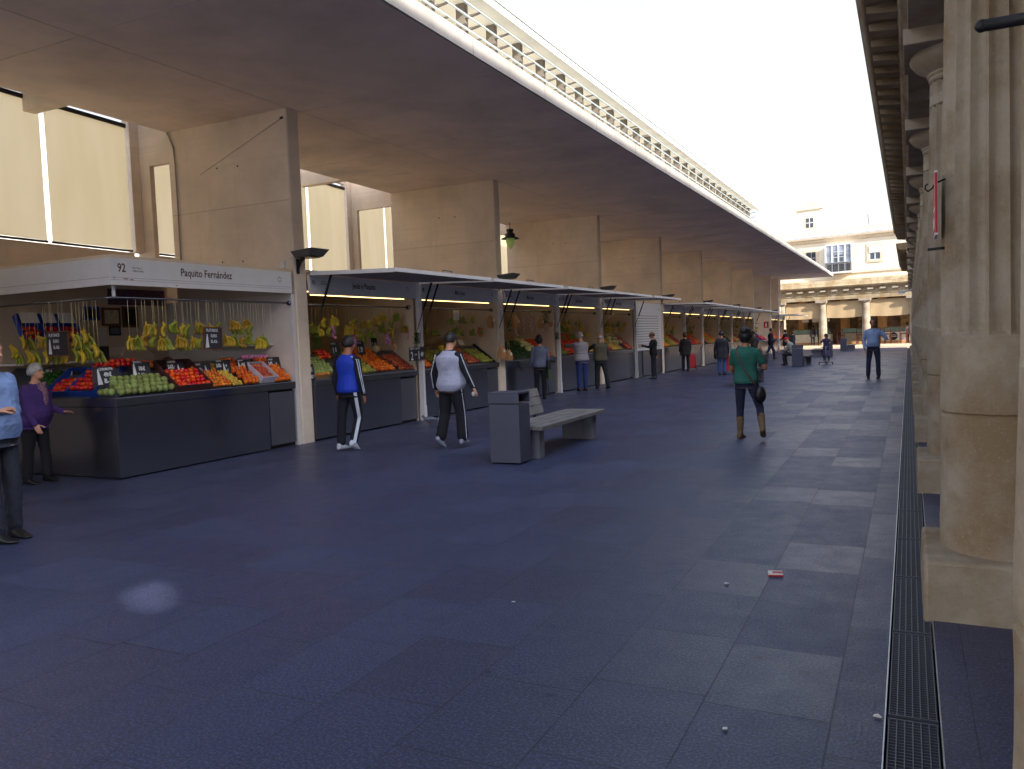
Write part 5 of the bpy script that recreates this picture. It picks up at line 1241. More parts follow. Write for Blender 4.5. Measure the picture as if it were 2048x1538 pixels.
# tall red stools in the far arcade
MF_ = Matrix.Translation((0, 72, -.3)) @ Matrix.Rotation(R(-13), 4, 'Z')
for i, (s, lb) in enumerate(((5.75, 'red wooden bar stool left of the right-hand far column'), (4.15, 'red wooden bar stool beside the right-hand far column'), (1.95, 'red wooden bar stool in front of the white counter'), (.75, 'red wooden bar stool at the right end of the white counter'))):
    t = thing('bar_stool', lb, 'stool', MF_ @ Vector((-s, 1.6, .28)), 'red bar stools of the far arcade', R(-13)); b = MB()
    for x in (-.24, .24):
        for y in (-.18, .18): b.box(x-.03, x+.03, y-.03, y+.03, 0, 1.35 if y < 0 else .8)
    for z in (.3, .75, 1.3): b.box(-.24, .24, -.2, -.16, z, z+.06)
    b.build('frame', plain('red brown stool', srgb(96, 44, 34), .5), t, world=False)
    b = MB(); b.box(-.27, .27, -.2, .22, .8, .84); b.build('seat', plain('stool seat', srgb(84, 38, 30), .5), t, world=False)
# spotlight on the last columns
t = thing('wall_lamp', 'small white lamp catching the sun at the far end of the arcade', 'lamp', (-.4, 56, 3.6))
b = MB(); b.box(-.55, -.2, 55.9, 56.1, 3.45, 3.62); b.prism([(-.2, 3.5), (.3, 3.7), (.3, 3.78), (-.2, 3.6)], 'y', 55.95, 56.05); b.build('housing', M_wmetal, t)
# ------------------------------------------------------------------ people
def cloth(name, col, rough=.85, var=.12, sc=5): return plain(name, col, rough, var=var, scale=sc, fine=160, bmp=.25)
SKIN = plain('skin', srgb(206, 150, 120), .5, var=.08, scale=8, bmp=.1)
SKIN_D = plain('tanned skin', srgb(164, 108, 80), .5, var=.08, scale=8, bmp=.1)
HAIRB = plain('black hair', srgb(26, 22, 20), .5, var=.2, scale=30, bmp=.5)
HAIRG = plain('grey hair', srgb(176, 172, 170), .6, var=.2, scale=30, bmp=.5)
HAIRBR = plain('brown hair', srgb(92, 62, 40), .6, var=.2, scale=30, bmp=.5)
NAVY = cloth('navy tracksuit cloth', srgb(20, 22, 34)); WHT = plain('white stripe', srgb(206, 210, 222), .7, bmp=0)
def D(x, y, z): return Vector((x, y, z)).normalized()
def loft(b, rings, n=16):
    vs = []; fs = []
    for c, rv, fv, rx, ry in rings:
        for j in range(n):
            a = 2*math.pi*j/n; ca, sa = math.cos(a), math.sin(a); p = 2/2.3
            vs.append(c+rv*rx*math.copysign(abs(ca)**p, ca)+fv*ry*math.copysign(abs(sa)**p, sa))
    k = len(rings)
    for i in range(k-1):
        for j in range(n): fs.append((i*n+j, i*n+(j+1) % n, (i+1)*n+(j+1) % n, (i+1)*n+j))
    fs.append(tuple(range(n))[::-1]); fs.append(tuple((k-1)*n+j for j in range(n))); b.add(vs, fs, 0, True)
def limb(b, A, B, ra, rb, n=12, bulge=0., ends=True):
    pts = []; rad = []; L = (B-A).length; d = (B-A)/L
    for t in (-.92, -.7, -.38): pts.append(A+d*ra*t); rad.append(ra*math.sqrt(1-t*t))
    for k in range(7):
        t = k/6; pts.append(A.lerp(B, t)); rad.append(ra+(rb-ra)*t+bulge*math.sin(math.pi*min(1, t*1.3)))
    for t in (.38, .7, .92): pts.append(B+d*rb*t); rad.append(rb*math.sqrt(1-t*t))
    b.tube(pts, rad, n)
def remesh(b, name, mat, par, vox, sm=2, wr=0.0, seed=0):
    me = bpy.data.meshes.new(name); me.from_pydata([tuple(v) for v in b.v], [], b.f)
    bm = bmesh.new(); bm.from_mesh(me); bmesh.ops.recalc_face_normals(bm, faces=bm.faces); bm.to_mesh(me); bm.free()
    o = bpy.data.objects.new('tmp', me); TMP.collection.objects.link(o)
    r = o.modifiers.new('r', 'REMESH'); r.mode = 'VOXEL'; r.voxel_size = vox; r.use_smooth_shade = True
    s = o.modifiers.new('s', 'SMOOTH'); s.factor = .6; s.iterations = sm
    dg = TMP.view_layers[0].depsgraph; dg.update()
    nm = bpy.data.meshes.new_from_object(o.evaluated_get(dg)); bpy.data.objects.remove(o); bpy.data.meshes.remove(me)
    if wr:
        co = [v.co.copy() for v in nm.vertices]; nr = [v.normal.copy() for v in nm.vertices]; fl = []
        for c, n_ in zip(co, nr):
            q = Vector((c.x*7+seed, c.y*7, c.z*4.5)); q2 = Vector((c.x*13, c.y*13+seed, c.z*26)); w_ = noise.noise(q)*1.6+.9*(.35-abs(noise.noise(q2)))
            fl += list(c+n_*(wr*w_))
        nm.vertices.foreach_set('co', fl); nm.update()
    nm.materials.clear(); nm.materials.append(mat); nm.name = name
    nm.polygons.foreach_set('use_smooth', [True]*len(nm.polygons))
    o = bpy.data.objects.new(name, nm); COL.objects.link(o); o.parent = par; return o
def hand(b, W, d, side, up, s, curl=.5, flat=False):
    """palm and five fingers; d points along the hand, side towards the thumb, up is the back of the hand"""
    side = (side-d*side.dot(d)).normalized(); up = d.cross(side)*(1 if d.cross(side).dot(up) >= 0 else -1)
    K = W+d*.085*s
    loft(b, [(W-d*.01*s, side, up, .026*s, .020*s), (W+d*.02*s, side, up, .032*s, .018*s), (W+d*.06*s, side, up, .040*s, .015*s), (K, side, up, .038*s, .012*s), (K+d*.01*s, side, up, .03*s, .008*s)], 12)
    for i, (off, L) in enumerate(((.029, .072), (.010, .080), (-.010, .075), (-.028, .058))):
        p = K+side*off*s; dd = d.copy(); r = .0088*s
        for j, f in enumerate((.45, .32, .23)):
            q = p+dd*L*f*s; limb(b, p, q, r, r*.9, 6); p = q; r *= .92
            dd = (dd*math.cos(curl*(.7+.15*i))-up*math.sin(curl*(.7+.15*i))).normalized()
    p = W+d*.025*s+side*.025*s; dd = (d*.6+side*.75-up*.25).normalized(); r = .0105*s
    for f in (.04, .032, .026):
        q = p+dd*f*s; limb(b, p, q, r, r*.9, 6); p = q; dd = (dd*.9+d*.3-up*.15*curl).normalized()
def headmesh(b, c, R3, s):
    X, Y_, Z_ = R3.col[0], R3.col[1], R3.col[2]
    P = lambda x, y, z: c+X*x*s+Y_*y*s+Z_*z*s
    loft(b, [(P(0, .012, -.115), X, Y_, .02*s, .018*s), (P(0, .022, -.105), X, Y_, .040*s, .045*s), (P(0, .022, -.085), X, Y_, .052*s, .068*s), (P(0, .012, -.055), X, Y_, .061*s, .080*s), (P(0, .003, -.02), X, Y_, .068*s, .088*s),
             (P(0, -.002, .015), X, Y_, .074*s, .095*s), (P(0, -.006, .05), X, Y_, .075*s, .096*s), (P(0, -.008, .08), X, Y_, .065*s, .084*s), (P(0, -.008, .102), X, Y_, .043*s, .058*s), (P(0, -.008, .112), X, Y_, .015*s, .02*s)], 18)
    b.tube([P(0, .082, .02), P(0, .098, -.006), P(0, .112, -.028), P(0, .09, -.036)], [.007*s, .011*s, .015*s, .009*s], 8)       # nose
    for sd in (-1, 1):
        b.tube([P(sd*.012, .090, .03), P(sd*.036, .083, .034), P(sd*.055, .062, .026)], [.007*s, .009*s, .006*s], 6)             # brow
        b.ball(P(sd*.073, -.004, -.008), [.010*s, .020*s, .032*s], 8, 6)                                                    # ear
        b.ball(P(sd*.036, .060, -.032), [.022*s, .018*s, .02*s], 8, 6)
    b.tube([P(-.026, .076, -.062), P(0, .092, -.060), P(.026, .076, -.062)], [.005*s, .0085*s, .005*s], 6)                      # lips
    b.tube([P(-.022, .076, -.072), P(0, .089, -.074), P(.022, .076, -.072)], [.004*s, .009*s, .004*s], 6)
    limb(b, P(0, -.02, -.07), P(0, -.045, -.17), .058*s, .062*s)                                                             # neck
def hairmesh(b, c, R3, s, style):
    X, Y_, Z_ = R3.col[0], R3.col[1], R3.col[2]
    P = lambda x, y, z: c+X*x*s+Y_*y*s+Z_*z*s
    n, k = 26, 16; vs = []; fs = []
    for i in range(k+1):
        p = math.pi*i/k
        for j in range(n):
            a = 2*math.pi*j/n; d = Vector((math.sin(p)*math.cos(a), math.sin(p)*math.sin(a), math.cos(p)))
            f = 1.0; th = .019 if style in ('short', 'bald') else .027 if style == 'shortthick' else .036
            face = d.y > .12 and d.z < .62+(.0 if style != 'bald' else .6)
            low = d.z < -.25+(.35*max(0, d.y)) if style != 'bob' and style != 'long' else d.z < -.75
            if style == 'bald' and d.z > .35: f = .8
            if face or low: f = .86 if not low else .7
            w = 1+.05*noise.noise(d*6)
            vs.append(P(d.x*(.076+th)*f*w, -.006+d.y*(.097+th)*f*w, .005+d.z*(.108+th)*f*w))
    for i in range(k):
        for j in range(n): fs.append((i*n+j, i*n+(j+1) % n, (i+1)*n+(j+1) % n, (i+1)*n+j))
    b.add(vs, fs, 0, True)
    if style == 'bun':
        for q, r in (((0, -.10, .09), .055), ((.03, -.09, .10), .045), ((-.03, -.08, .105), .045), ((0, -.06, .12), .05)): b.ball(P(*q), r*s, 12, 8)
        b.ball(P(0, -.045, 0), [.088*s, .085*s, .12*s], 14, 10)
    if style == 'long': b.ball(P(0, -.05, -.08), [.09*s, .07*s, .15*s], 14, 10)
    if style == 'bob': b.ball(P(0, -.03, -.04), [.094*s, .085*s, .10*s], 14, 10)
def person(loc, rz, H, label, top, bottom, shoes=None, skin=SKIN, hair=HAIRB, style='short', arms=None, legs=None, lean=0., twist=0., bulk=1.0, belly=0., sleeves=None, sleeve_len='long',
           hem=-.02, vox=.012, head_turn=0., head_nod=0., seat=None, coat=None, skirt=None, leg_bulk=1.0, boots=None, cap=None, curl=.5, extra=None, hands=True, wr=.005, group='people in the market street', faced=False, collar=None):
    s = H/1.75; t = thing('person', label, 'person', loc, group, rz)
    legs = legs or ((D(-.03, .02, -1), D(-.01, -.02, -1), 0), (D(.03, .02, -1), D(.01, -.02, -1), 0))
    arms = arms or ((D(-.15, -.05, -1), D(-.05, .15, -1)), (D(.15, -.05, -1), D(.05, .15, -1)))
    # pelvis height from the lower foot
    low = 0
    for i, (th, sh, pt) in enumerate(legs):
        z = (-.02+th.z*.43+sh.z*.41)*s; fz = z-.075*s-(math.sin(R(abs(pt)))*.13*s if pt < 0 else math.sin(R(pt))*.05*s)
        low = min(low, fz)
    P = Vector((0, 0, -low if seat is None else seat))
    TM = Matrix.Rotation(R(twist), 3, 'Z') @ Matrix.Rotation(-R(lean), 3, 'X')
    X, Y_, Z_ = TM.col[0].copy(), TM.col[1].copy(), TM.col[2].copy()
    T = lambda x, y, z: P+(X*x+Y_*y+Z_*z)*s
    prof = [(-.10, .12, .10, -.01), (-.05, .155, .112, -.012), (.0, .168, .118, -.012), (.07, .160, .112, -.005), (.15, .148, .103, .003), (.22, .145, .102, .005), (.30, .158, .110, .0), (.38, .166, .114, -.005), (.43, .158, .106, -.01), (.47, .130, .090, -.015), (.505, .092, .074, -.018), (.53, .068, .064, -.016), (.555, .058, .058, -.012)]
    HZ = .705
    HM = TM @ Matrix.Rotation(R(head_turn), 3, 'Z') @ Matrix.Rotation(-R(head_nod), 3, 'X')
    HC = T(0, .0, .585)+(HM.col[2]*.105+HM.col[1]*.035)*s
    sh = [T(-.172, -.012, .445), T(.172, -.012, .445)]; el = []; wr_ = []
    for i in (0, 1):
        e = sh[i]+arms[i][0]*.285*s; el.append(e); wr_.append(e+arms[i][1]*.25*s)
    hip = [T(-.088, -.005, -.02), T(.088, -.005, -.02)]; kn = []; an = []
    for i in (0, 1):
        k_ = hip[i]+legs[i][0]*.43*s; kn.append(k_); an.append(k_+legs[i][1]*.41*s)
    def torso(b, grow, z0, z1, n=18):
        rg = []
        for z, rx, ry, oy in prof:
            if z < z0-.03 or z > z1: continue
            bl = belly*math.exp(-((z-.12)/.11)**2)
            rg.append((T(0, oy+bl*.5, z), X, Y_, (rx*(bulk if z < .46 else 1+(bulk-1)*.5)+grow)*s, (ry*(bulk if z < .46 else 1)+grow+bl*.5)*s))
        if z0 < -.1: rg.insert(0, (T(0, -.01, z0), X, Y_, (.17*bulk+grow)*s, (.125*bulk+grow)*s))
        loft(b, rg, n)
    def armshape(b, i, g, upto=1.0):
        limb(b, sh[i], el[i], (.050+g)*s*(.5+.5*bulk), (.038+g)*s, bulge=.004*s)
        if upto >= 1: limb(b, el[i], wr_[i], (.038+g)*s, (.026+g)*s, bulge=.004*s)
        elif upto > 0: limb(b, el[i], el[i].lerp(wr_[i], upto), (.038+g)*s, (.032+g)*s)
    # continuous body
    b = MB(); torso(b, -.006, -.12, .6); headmesh(b, HC, HM, s)
    limb(b, T(0, -.015, .50), HC-HM.col[2]*.07*s-HM.col[1]*.02*s, .062*s, .054*s)
    for i in (0, 1):
        armshape(b, i, 0); limb(b, hip[i], kn[i], .078*s, .052*s, bulge=.006*s); limb(b, kn[i], an[i], .050*s, .036*s, bulge=.008*s)
        if hands:
            sd = 1 if i == 0 else -1; d = arms[i][2] if len(arms[i]) > 2 else arms[i][1]
            side = Vector((sd*.25, 1, .1)); up = Vector((-sd, 0, 0.1)); hand(b, wr_[i], d, side, up, s, arms[i][3] if len(arms[i]) > 3 else curl)
        else: b.ball(wr_[i]+arms[i][1]*.06*s, .035*s, 8, 6)
        fd = Vector((0, math.cos(R(legs[i][2])), math.sin(R(legs[i][2])))); b.tube([an[i], an[i]+fd*.08*s-Vector((0, 0, .045*s))], .022*s, 8)
    body = remesh(b, 'body', skin, t, vox*.62 if hands else vox, 1)
    # shoes
    for i in (0, 1):
        yaw = -.12 if i else .12
        fm = Matrix.Rotation(-yaw, 3, 'Z') @ Matrix.Rotation(R(legs[i][2]), 3, 'X'); fx, fy, fz = fm.col[0], fm.col[1], fm.col[2]; A = an[i]
        b = MB(); rg = []
        for y, w_, h0, h1 in ((-.08, .02, -.068, .0), (-.062, .038, -.078, .03), (-.03, .043, -.078, .05), (.01, .044, -.078, .045), (.06, .046, -.078, .0), (.11, .047, -.075, -.03), (.15, .043, -.074, -.04), (.18, .028, -.07, -.05), (.19, .01, -.065, -.055)):
            c_ = A+(fy*y+fz*(h0+h1)/2)*s; rg.append((c_, fx, fz, w_*s, (h1-h0)/2*s))
        loft(b, rg, 12)
        if boots: limb(b, A, A.lerp(kn[i], .62), .046*s, .062*s)
        o = remesh(b, 'boot' if boots else 'shoe', boots or shoes or M_black, t, .008 if vox < .012 else vox, 1)
    # trousers
    if bottom:
        b = MB(); torso(b, .006, -.12, .06)
        for i in (0, 1):
            g = .012*leg_bulk+(.0 if leg_bulk < 1 else .0)
            limb(b, hip[i], kn[i], (.086+g*.5)*s*(.5+.5*bulk), (.056+g)*s, bulge=.004*s); end = an[i].lerp(kn[i], .5) if boots else an[i].lerp(kn[i], .10)
            limb(b, kn[i], end, (.056+g)*s, (.045+g*1.4 if not boots else .055)*s)
        remesh(b, 'trousers', bottom, t, vox, 2, wr, H*10)
    if skirt:
        b = MB(); rg = []
        for z, w_, d_ in ((.06, .165, .12), (-.05, .19, .14), (-.25, .215, .17), (-.46, .23, .19)): rg.append((P+Vector((0, 0, z*s)), Vector((1, 0, 0)), Vector((0, 1, 0)), w_*s*bulk, d_*s*bulk))
        loft(b, rg, 20); remesh(b, 'skirt', skirt, t, vox, 2, wr*1.5, 3)
    # upper garment, sleeves
    b = MB(); torso(b, .022, hem, .53); limb(b, T(-.05, -.02, .49), sh[0], .055*s, .05*s); limb(b, T(.05, -.02, .49), sh[1], .055*s, .05*s)
    lf = {'long': 1.0, 'short': 0.0, 'elbow': .1, 'none': -1}[sleeve_len]
    if not sleeves:
        for i in (0, 1):
            if lf >= 1: armshape(b, i, .013)
            elif lf >= 0: limb(b, sh[i], sh[i].lerp(el[i], .62), .066*s*(.5+.5*bulk), .056*s)
            else: b.ball(sh[i], .06*s, 10, 8)
    if coat:
        rg = [(P+Vector((0, 0, z*s)), Vector((1, 0, 0)), Vector((0, 1, 0)), w_*s*bulk, d_*s*bulk) for z, w_, d_ in ((.12, .165, .12), (-.02, .19, .14), (-coat, .215, .165))]; loft(b, rg, 20)
    remesh(b, 'coat' if coat else 'top', top, t, vox, 2, wr, H*7)
    if sleeves:
        for i in (0, 1): b = MB(); armshape(b, i, .016); remesh(b, 'sleeve', sleeves, t, vox, 2, wr, i+5)
    if collar:
        b = MB(); b.tube([T(.075*math.cos(a), -.015+.065*math.sin(a), .535+.012*math.sin(a)) for a in [q*math.pi/8 for q in range(17)]], .018*s, 8); remesh(b, 'collar', collar, t, .008, 1)
    if hair and style:
        b = MB(); hairmesh(b, HC, HM, s, style); remesh(b, 'hair', hair, t, .008 if vox < .013 else .014, 1, .003, 4)
    if cap:
        b = MB(); c_ = HC+HM.col[2]*.035*s; b.ball((0, 0, 0), [.088*s, .108*s, .095*s], 18, 12, M=HM.to_4x4()); b.v = [tuple(Vector(v)+c_) for v in b.v if True]
        keep = []
        if cap[1]: b.box(-.06*s, .06*s, .05*s, .17*s, -.01*s, .004*s, 0, Matrix.Translation(c_) @ HM.to_4x4())
        b.v = [tuple(v) if (Vector(v)-c_).dot(HM.col[2]) > -.03*s else tuple(Vector(v)+HM.col[2]*(-(Vector(v)-c_).dot(HM.col[2])-.03*s)) for v in b.v]
        remesh(b, 'cap', cap[0], t, .008, 1)
    if faced:
        for sd in (-1, 1):
            b = MB(); b.ball(HC+(HM.col[0]*sd*.032+HM.col[1]*.078+HM.col[2]*.012)*s, .011*s, 8, 6); b.build('eye', M_dark, t, world=False)
            b = MB(); q0 = HC+(HM.col[0]*sd*.018+HM.col[1]*.096+HM.col[2]*.036)*s; q1 = HC+(HM.col[0]*sd*.052+HM.col[1]*.075+HM.col[2]*.034)*s; b.tube([q0, q0.lerp(q1, .5)+HM.col[2]*.006*s, q1], .0045*s, 5); b.build('eyebrow', hair or HAIRB, t, world=False)
    J = dict(P=P, T=T, sh=sh, el=el, wr=wr_, hip=hip, kn=kn, an=an, HC=HC, HM=HM, s=s, t=t)
    if extra: extra(J)
    return t
def stripe(J, pts, rr, out, name='stripe', mat=None, w_=.007):
    b = MB(); q = []
    for i in range(len(pts)-1):
        for k in range(8):
            t_ = k/8; q.append(pts[i].lerp(pts[i+1], t_)+out*(rr[i]+(rr[i+1]-rr[i])*t_))
    q.append(pts[-1]+out*rr[-1]); b.tube(q, w_*J['s'], 6); b.build(name, mat or WHT, J['t'], world=False)

# --- man in the blue tracksuit
def ex_blue(J):
    s = J['s']
    for o_ in (Vector((1, -.35, 0)), Vector((.8, -.75, 0))):
        stripe(J, [J['T'](.09, -.04, .50)-o_.normalized()*.02, J['sh'][1], J['el'][1], J['wr'][1]], [.045*s, .074*s, .060*s, .047*s], o_.normalized())
    b = MB(); pts = []
    for A, B, r0, r1 in ((J['hip'][1], J['kn'][1], .098, .071), (J['kn'][1], J['an'][1], .071, .064)):
        for k in range(8): t_ = k/8; pts.append((A.lerp(B, t_), r0+(r1-r0)*t_))
    pts.append((J['an'][1], .064)); out = Vector((.75, -.66, 0)).normalized(); sd = Vector((.66, .75, 0)).normalized(); vs = []; fs = []
    for p, r_ in pts:
        for u in (-1, 1): vs.append(p+out*(r_+.012)*s+sd*.024*u*s)
        for u in (1, -1): vs.append(p+out*(r_-.02)*s+sd*.024*u*s)
    for i in range(len(pts)-1):
        for j in range(4): a = i*4+j; c_ = i*4+(j+1) % 4; fs.append((a, c_, c_+4, a+4))
    b.add(vs, fs); b.build('leg_stripe', WHT, J['t'], world=False)
person((-7.70, 10.0, 0), R(-4), 1.74, 'man walking away in a royal blue and navy tracksuit with white stripes', cloth('royal blue cloth', srgb(24, 62, 190), .7), NAVY, plain('white trainers', srgb(200, 204, 214), .5), SKIN_D, HAIRB, 'shortthick',
       arms=((D(-.22, -.15, -1), D(-.05, .25, -1)), (D(.30, -.10, -1), D(.06, .20, -1))), legs=((D(-.02, -.22, -1), D(-.0, -.10, -1), 0), (D(.0, .20, -1), D(.04, -.42, -1), -24)), bulk=1.10, sleeves=NAVY, vox=.009, extra=ex_blue, hem=-.06, leg_bulk=1.3)
# --- heavy man in the white and black tracksuit
def ex_white(J):
    s = J['s']
    for i in (0, 1):
        o_ = Vector((1 if i else -1, -.55, 0)).normalized()
        stripe(J, [J['sh'][i]+Vector((0, 0, .03)), J['el'][i], J['wr'][i]], [.080*s, .066*s, .052*s], o_, w_=.008)
        o2 = Vector((1 if i else -1, -.2, 0)).normalized()
        stripe(J, [J['hip'][i], J['kn'][i], J['an'][i]], [.125*s, .092*s, .088*s], o2, w_=.006)
    b = MB(); b.ball(J['wr'][1]+Vector((-.01, .02, -.11)), [.035, .03, .04], 8, 6); remesh(b, 'tissue', M_paper, J['t'], .01, 1, .006)
BLK = cloth('black cloth', srgb(20, 20, 28))
person((-6.22, 10.55, 0), R(-6), 1.69, 'heavy man walking away in a white top with black striped sleeves and black cap', cloth('white tracksuit cloth', srgb(176, 178, 198)), BLK, plain('grey trainers', srgb(150, 156, 172), .5), SKIN, HAIRB, 'short',
       arms=((D(-.42, -.05, -1), D(-.15, .28, -1)), (D(.50, .0, -1), D(.45, .15, -1))), legs=((D(-.10, -.02, -1), D(-.02, -.34, -1), -38), (D(.12, .10, -1), D(.06, -.02, -1), 0)), bulk=1.32, sleeves=BLK, vox=.009, extra=ex_white, hem=-.07, leg_bulk=2.6, cap=(BLK, False), belly=.05, collar=BLK)
# --- woman in green, walking away with a phone
def ex_green(J):
    s = J['s']; T = J['T']; b = MB()
    b.tube([T(-.10, .0, .55), T(-.12, -.10, .48), T(-.06, -.165, .32), T(.04, -.172, .14), T(.15, -.16, -.02), T(.21, -.11, -.12)], .014*s, 6); b.build('bag_strap', plain('brown leather', srgb(80, 52, 44), .5), J['t'], world=False)
    b = MB(); b.ball(T(.225, -.06, -.22), [.09*s, .13*s, .14*s], 16, 12); remesh(b, 'shoulder_bag', plain('black leather', srgb(30, 26, 28), .45), J['t'], .01, 1, .008)
    b = MB(); c_ = J['wr'][1].lerp(J['HC'], .25)+Vector((0, .01, .07)); b.box(-.006, .006, -.03, .03, -.06, .06, 0, Matrix.Translation(c_) @ Matrix.Rotation(.35, 4, 'Y')); b.build('phone', M_black, J['t'], world=False, bevel=.004)
person((-2.16, 12.2, 0), R(-3), 1.63, 'woman in a green top walking away with a phone, shoulder bag and brown boots', cloth('green jersey', srgb(34, 98, 82), .8), cloth('dark navy jeans', srgb(30, 32, 58)), None, SKIN_D, HAIRB, 'bun',
       arms=((D(-.25, .25, -1), D(.35, .75, -.35)), (D(.42, .25, -.95), D(-.28, .22, 1), D(-.1, .0, 1), .9)), legs=((D(-.04, .06, -1), D(-.02, .0, -1), 0), (D(.30, -.06, -1), D(.30, -.85, -1), -30)), bulk=1.03, sleeve_len='short', vox=.009, extra=ex_green, hem=-.03, leg_bulk=.4, boots=plain('brown suede boots', srgb(112, 88, 58), .8, var=.15), wr=.006)
# --- man in the pale blue shirt, facing us with a phone
def ex_shirt(J):
    s = J['s']; T = J['T']; b = MB(); c_ = J['HC']+J['HM'].col[0]*(-.092*s)+Vector((0, .02, -.01)); b.box(-.006, .006, -.03, .03, -.06, .06, 0, Matrix.Translation(c_)); b.build('phone', M_black, J['t'], world=False)
    b = MB()
    b.tube([T(.172*math.cos(a), -.006+.125*math.sin(a), .0) for a in [q*math.pi/12 for q in range(25)]], .019*s, 8); b.build('belt', M_black, J['t'], world=False)
    b = MB(); b.box(-.012, .012, .118*s, .128*s, J['P'].z+.02, J['P'].z+.50*s); b.build('button_band', plain('shirt band', srgb(176, 192, 220), .8), J['t'], world=False)
person((-.96, 26.6, gz(26.6)), R(178), 1.80, 'man in a pale blue shirt facing the camera with a phone at his ear', cloth('pale blue shirt', srgb(140, 160, 196)), cloth('dark blue jeans', srgb(34, 42, 66)), M_black, SKIN_D, plain('dark grey hair', srgb(60, 58, 60), .6, var=.2, scale=30, bmp=.5), 'short',
       arms=((D(-.62, .25, -.75), D(.58, .10, .95), D(.3, 0, 1), .9), (D(.30, -.20, -1), D(-.10, .35, -1))), legs=((D(-.08, .0, -1), D(-.02, .0, -1), 0), (D(.10, .04, -1), D(.04, -.04, -1), 0)), bulk=1.02, belly=.05, vox=.011, extra=ex_shirt, hem=-.0, faced=True)
# --- man cut by the left edge, hands clasped
person((-7.27, 4.36, 0), R(-80), 1.80, 'man in a pale blue jumper and dark trousers cut by the left edge, hands clasped', cloth('pale blue jumper', srgb(134, 160, 208), .9, .06), cloth('dark grey trousers', srgb(44, 48, 60)), plain('dark shoes', srgb(30, 28, 28), .35), SKIN, HAIRG, 'short',
       arms=((D(-.30, -.05, -1), D(.85, .75, .15), D(.9, .3, .1), 1.1), (D(.42, .0, -1), D(-.75, .85, .05), D(-.9, .3, .1), 1.1)), legs=((D(-.05, .10, -1), D(.0, .0, -1), 0), (D(.05, .16, -1), D(.0, .06, -1), 0)), bulk=1.22, belly=.05, vox=.009, hem=-.05, wr=.008, leg_bulk=1.4)
# --- old woman at the side counter
def ex_old(J):
    s = J['s']; T = J['T']; b = MB()
    rg = [(T(0, .085 if z < .4 else .05, z), Vector(J['HM'].col[0]), J['HM'].col[1], w_*s*.9, .115*s) for z, w_ in ((.0, .115), (.12, .11), (.25, .10), (.38, .085), (.48, .07), (.54, .06))]
    loft(b, rg, 14); remesh(b, 'blouse', plain('patterned lilac blouse', srgb(150, 110, 130), .9, var=.45, scale=50), J['t'], .01, 1, .003)
    b = MB(); 
    for sd in (-1, 1):
        c_ = J['HC']+(J['HM'].col[0]*sd*.032+J['HM'].col[1]*.098+J['HM'].col[2]*.010)*s
        b.tube([c_+(J['HM'].col[0]*math.cos(a)*.02+J['HM'].col[2]*math.sin(a)*.014)*s for a in [q*math.pi/6 for q in range(13)]], .0018, 5)
        b.tube([c_+J['HM'].col[0]*sd*.02*s, c_+(J['HM'].col[0]*sd*.045-J['HM'].col[1]*.09)*s], .0018, 5)
    b.build('glasses', M_iron, J['t'], world=False)
person((-10.0, 6.52, 0), R(-72), 1.52, 'grey haired old woman in a purple cardigan reaching to the side counter', cloth('purple cardigan', srgb(70, 44, 110)), BLK, plain('black shoes', srgb(24, 22, 22), .4), SKIN, HAIRG, 'shortthick',
       arms=((D(-.12, .20, -1), D(.02, .80, -.28), D(0, 1, .0), .35), (D(.15, .08, -1), D(.0, .5, -.9))), legs=((D(-.04, .15, -1), D(.0, .03, -1), 0), (D(.04, -.10, -1), D(.0, -.12, -1), -8)), bulk=1.42, belly=.05, vox=.009, hem=-.12, lean=6, head_nod=-14, extra=ex_old, faced=True, leg_bulk=1.6)
# --- woman in grey with a black bag at stall 89
def ex_grey(J):
    s = J['s']; T = J['T']; b = MB(); b.tube([T(.15, -.06, .50), T(.19, -.09, .3), T(.2, -.08, .1)], .01*s, 6); b.build('bag_strap', M_black, J['t'], world=False)
    b = MB(); b.box(-.05, .05, -.14, .14, -.13, .13, 0, Matrix.Translation(T(.22, -.06, 0))); b.build('handbag', M_black, J['t'], world=False, bevel=.02)
    b = MB(); b.box(-.03, .03, -.1, .1, -.16, .14, 0, Matrix.Translation(T(.22, -.1, -.22))); b.build('shopping_bag', MF['leaf'], J['t'], world=False, bevel=.01)
person((-8.62, 19.2, 0), R(35), 1.66, 'dark haired woman in a grey jumper with a black handbag at stall 89', cloth('grey jumper', srgb(96, 102, 124)), BLK, M_black, SKIN_D, HAIRB, 'bun',
       arms=((D(-.2, .1, -1), D(0, .6, -.8)), (D(.2, .0, -1), D(.1, .7, -.6))), bulk=1.05, vox=.012, extra=ex_grey, hem=-.03)
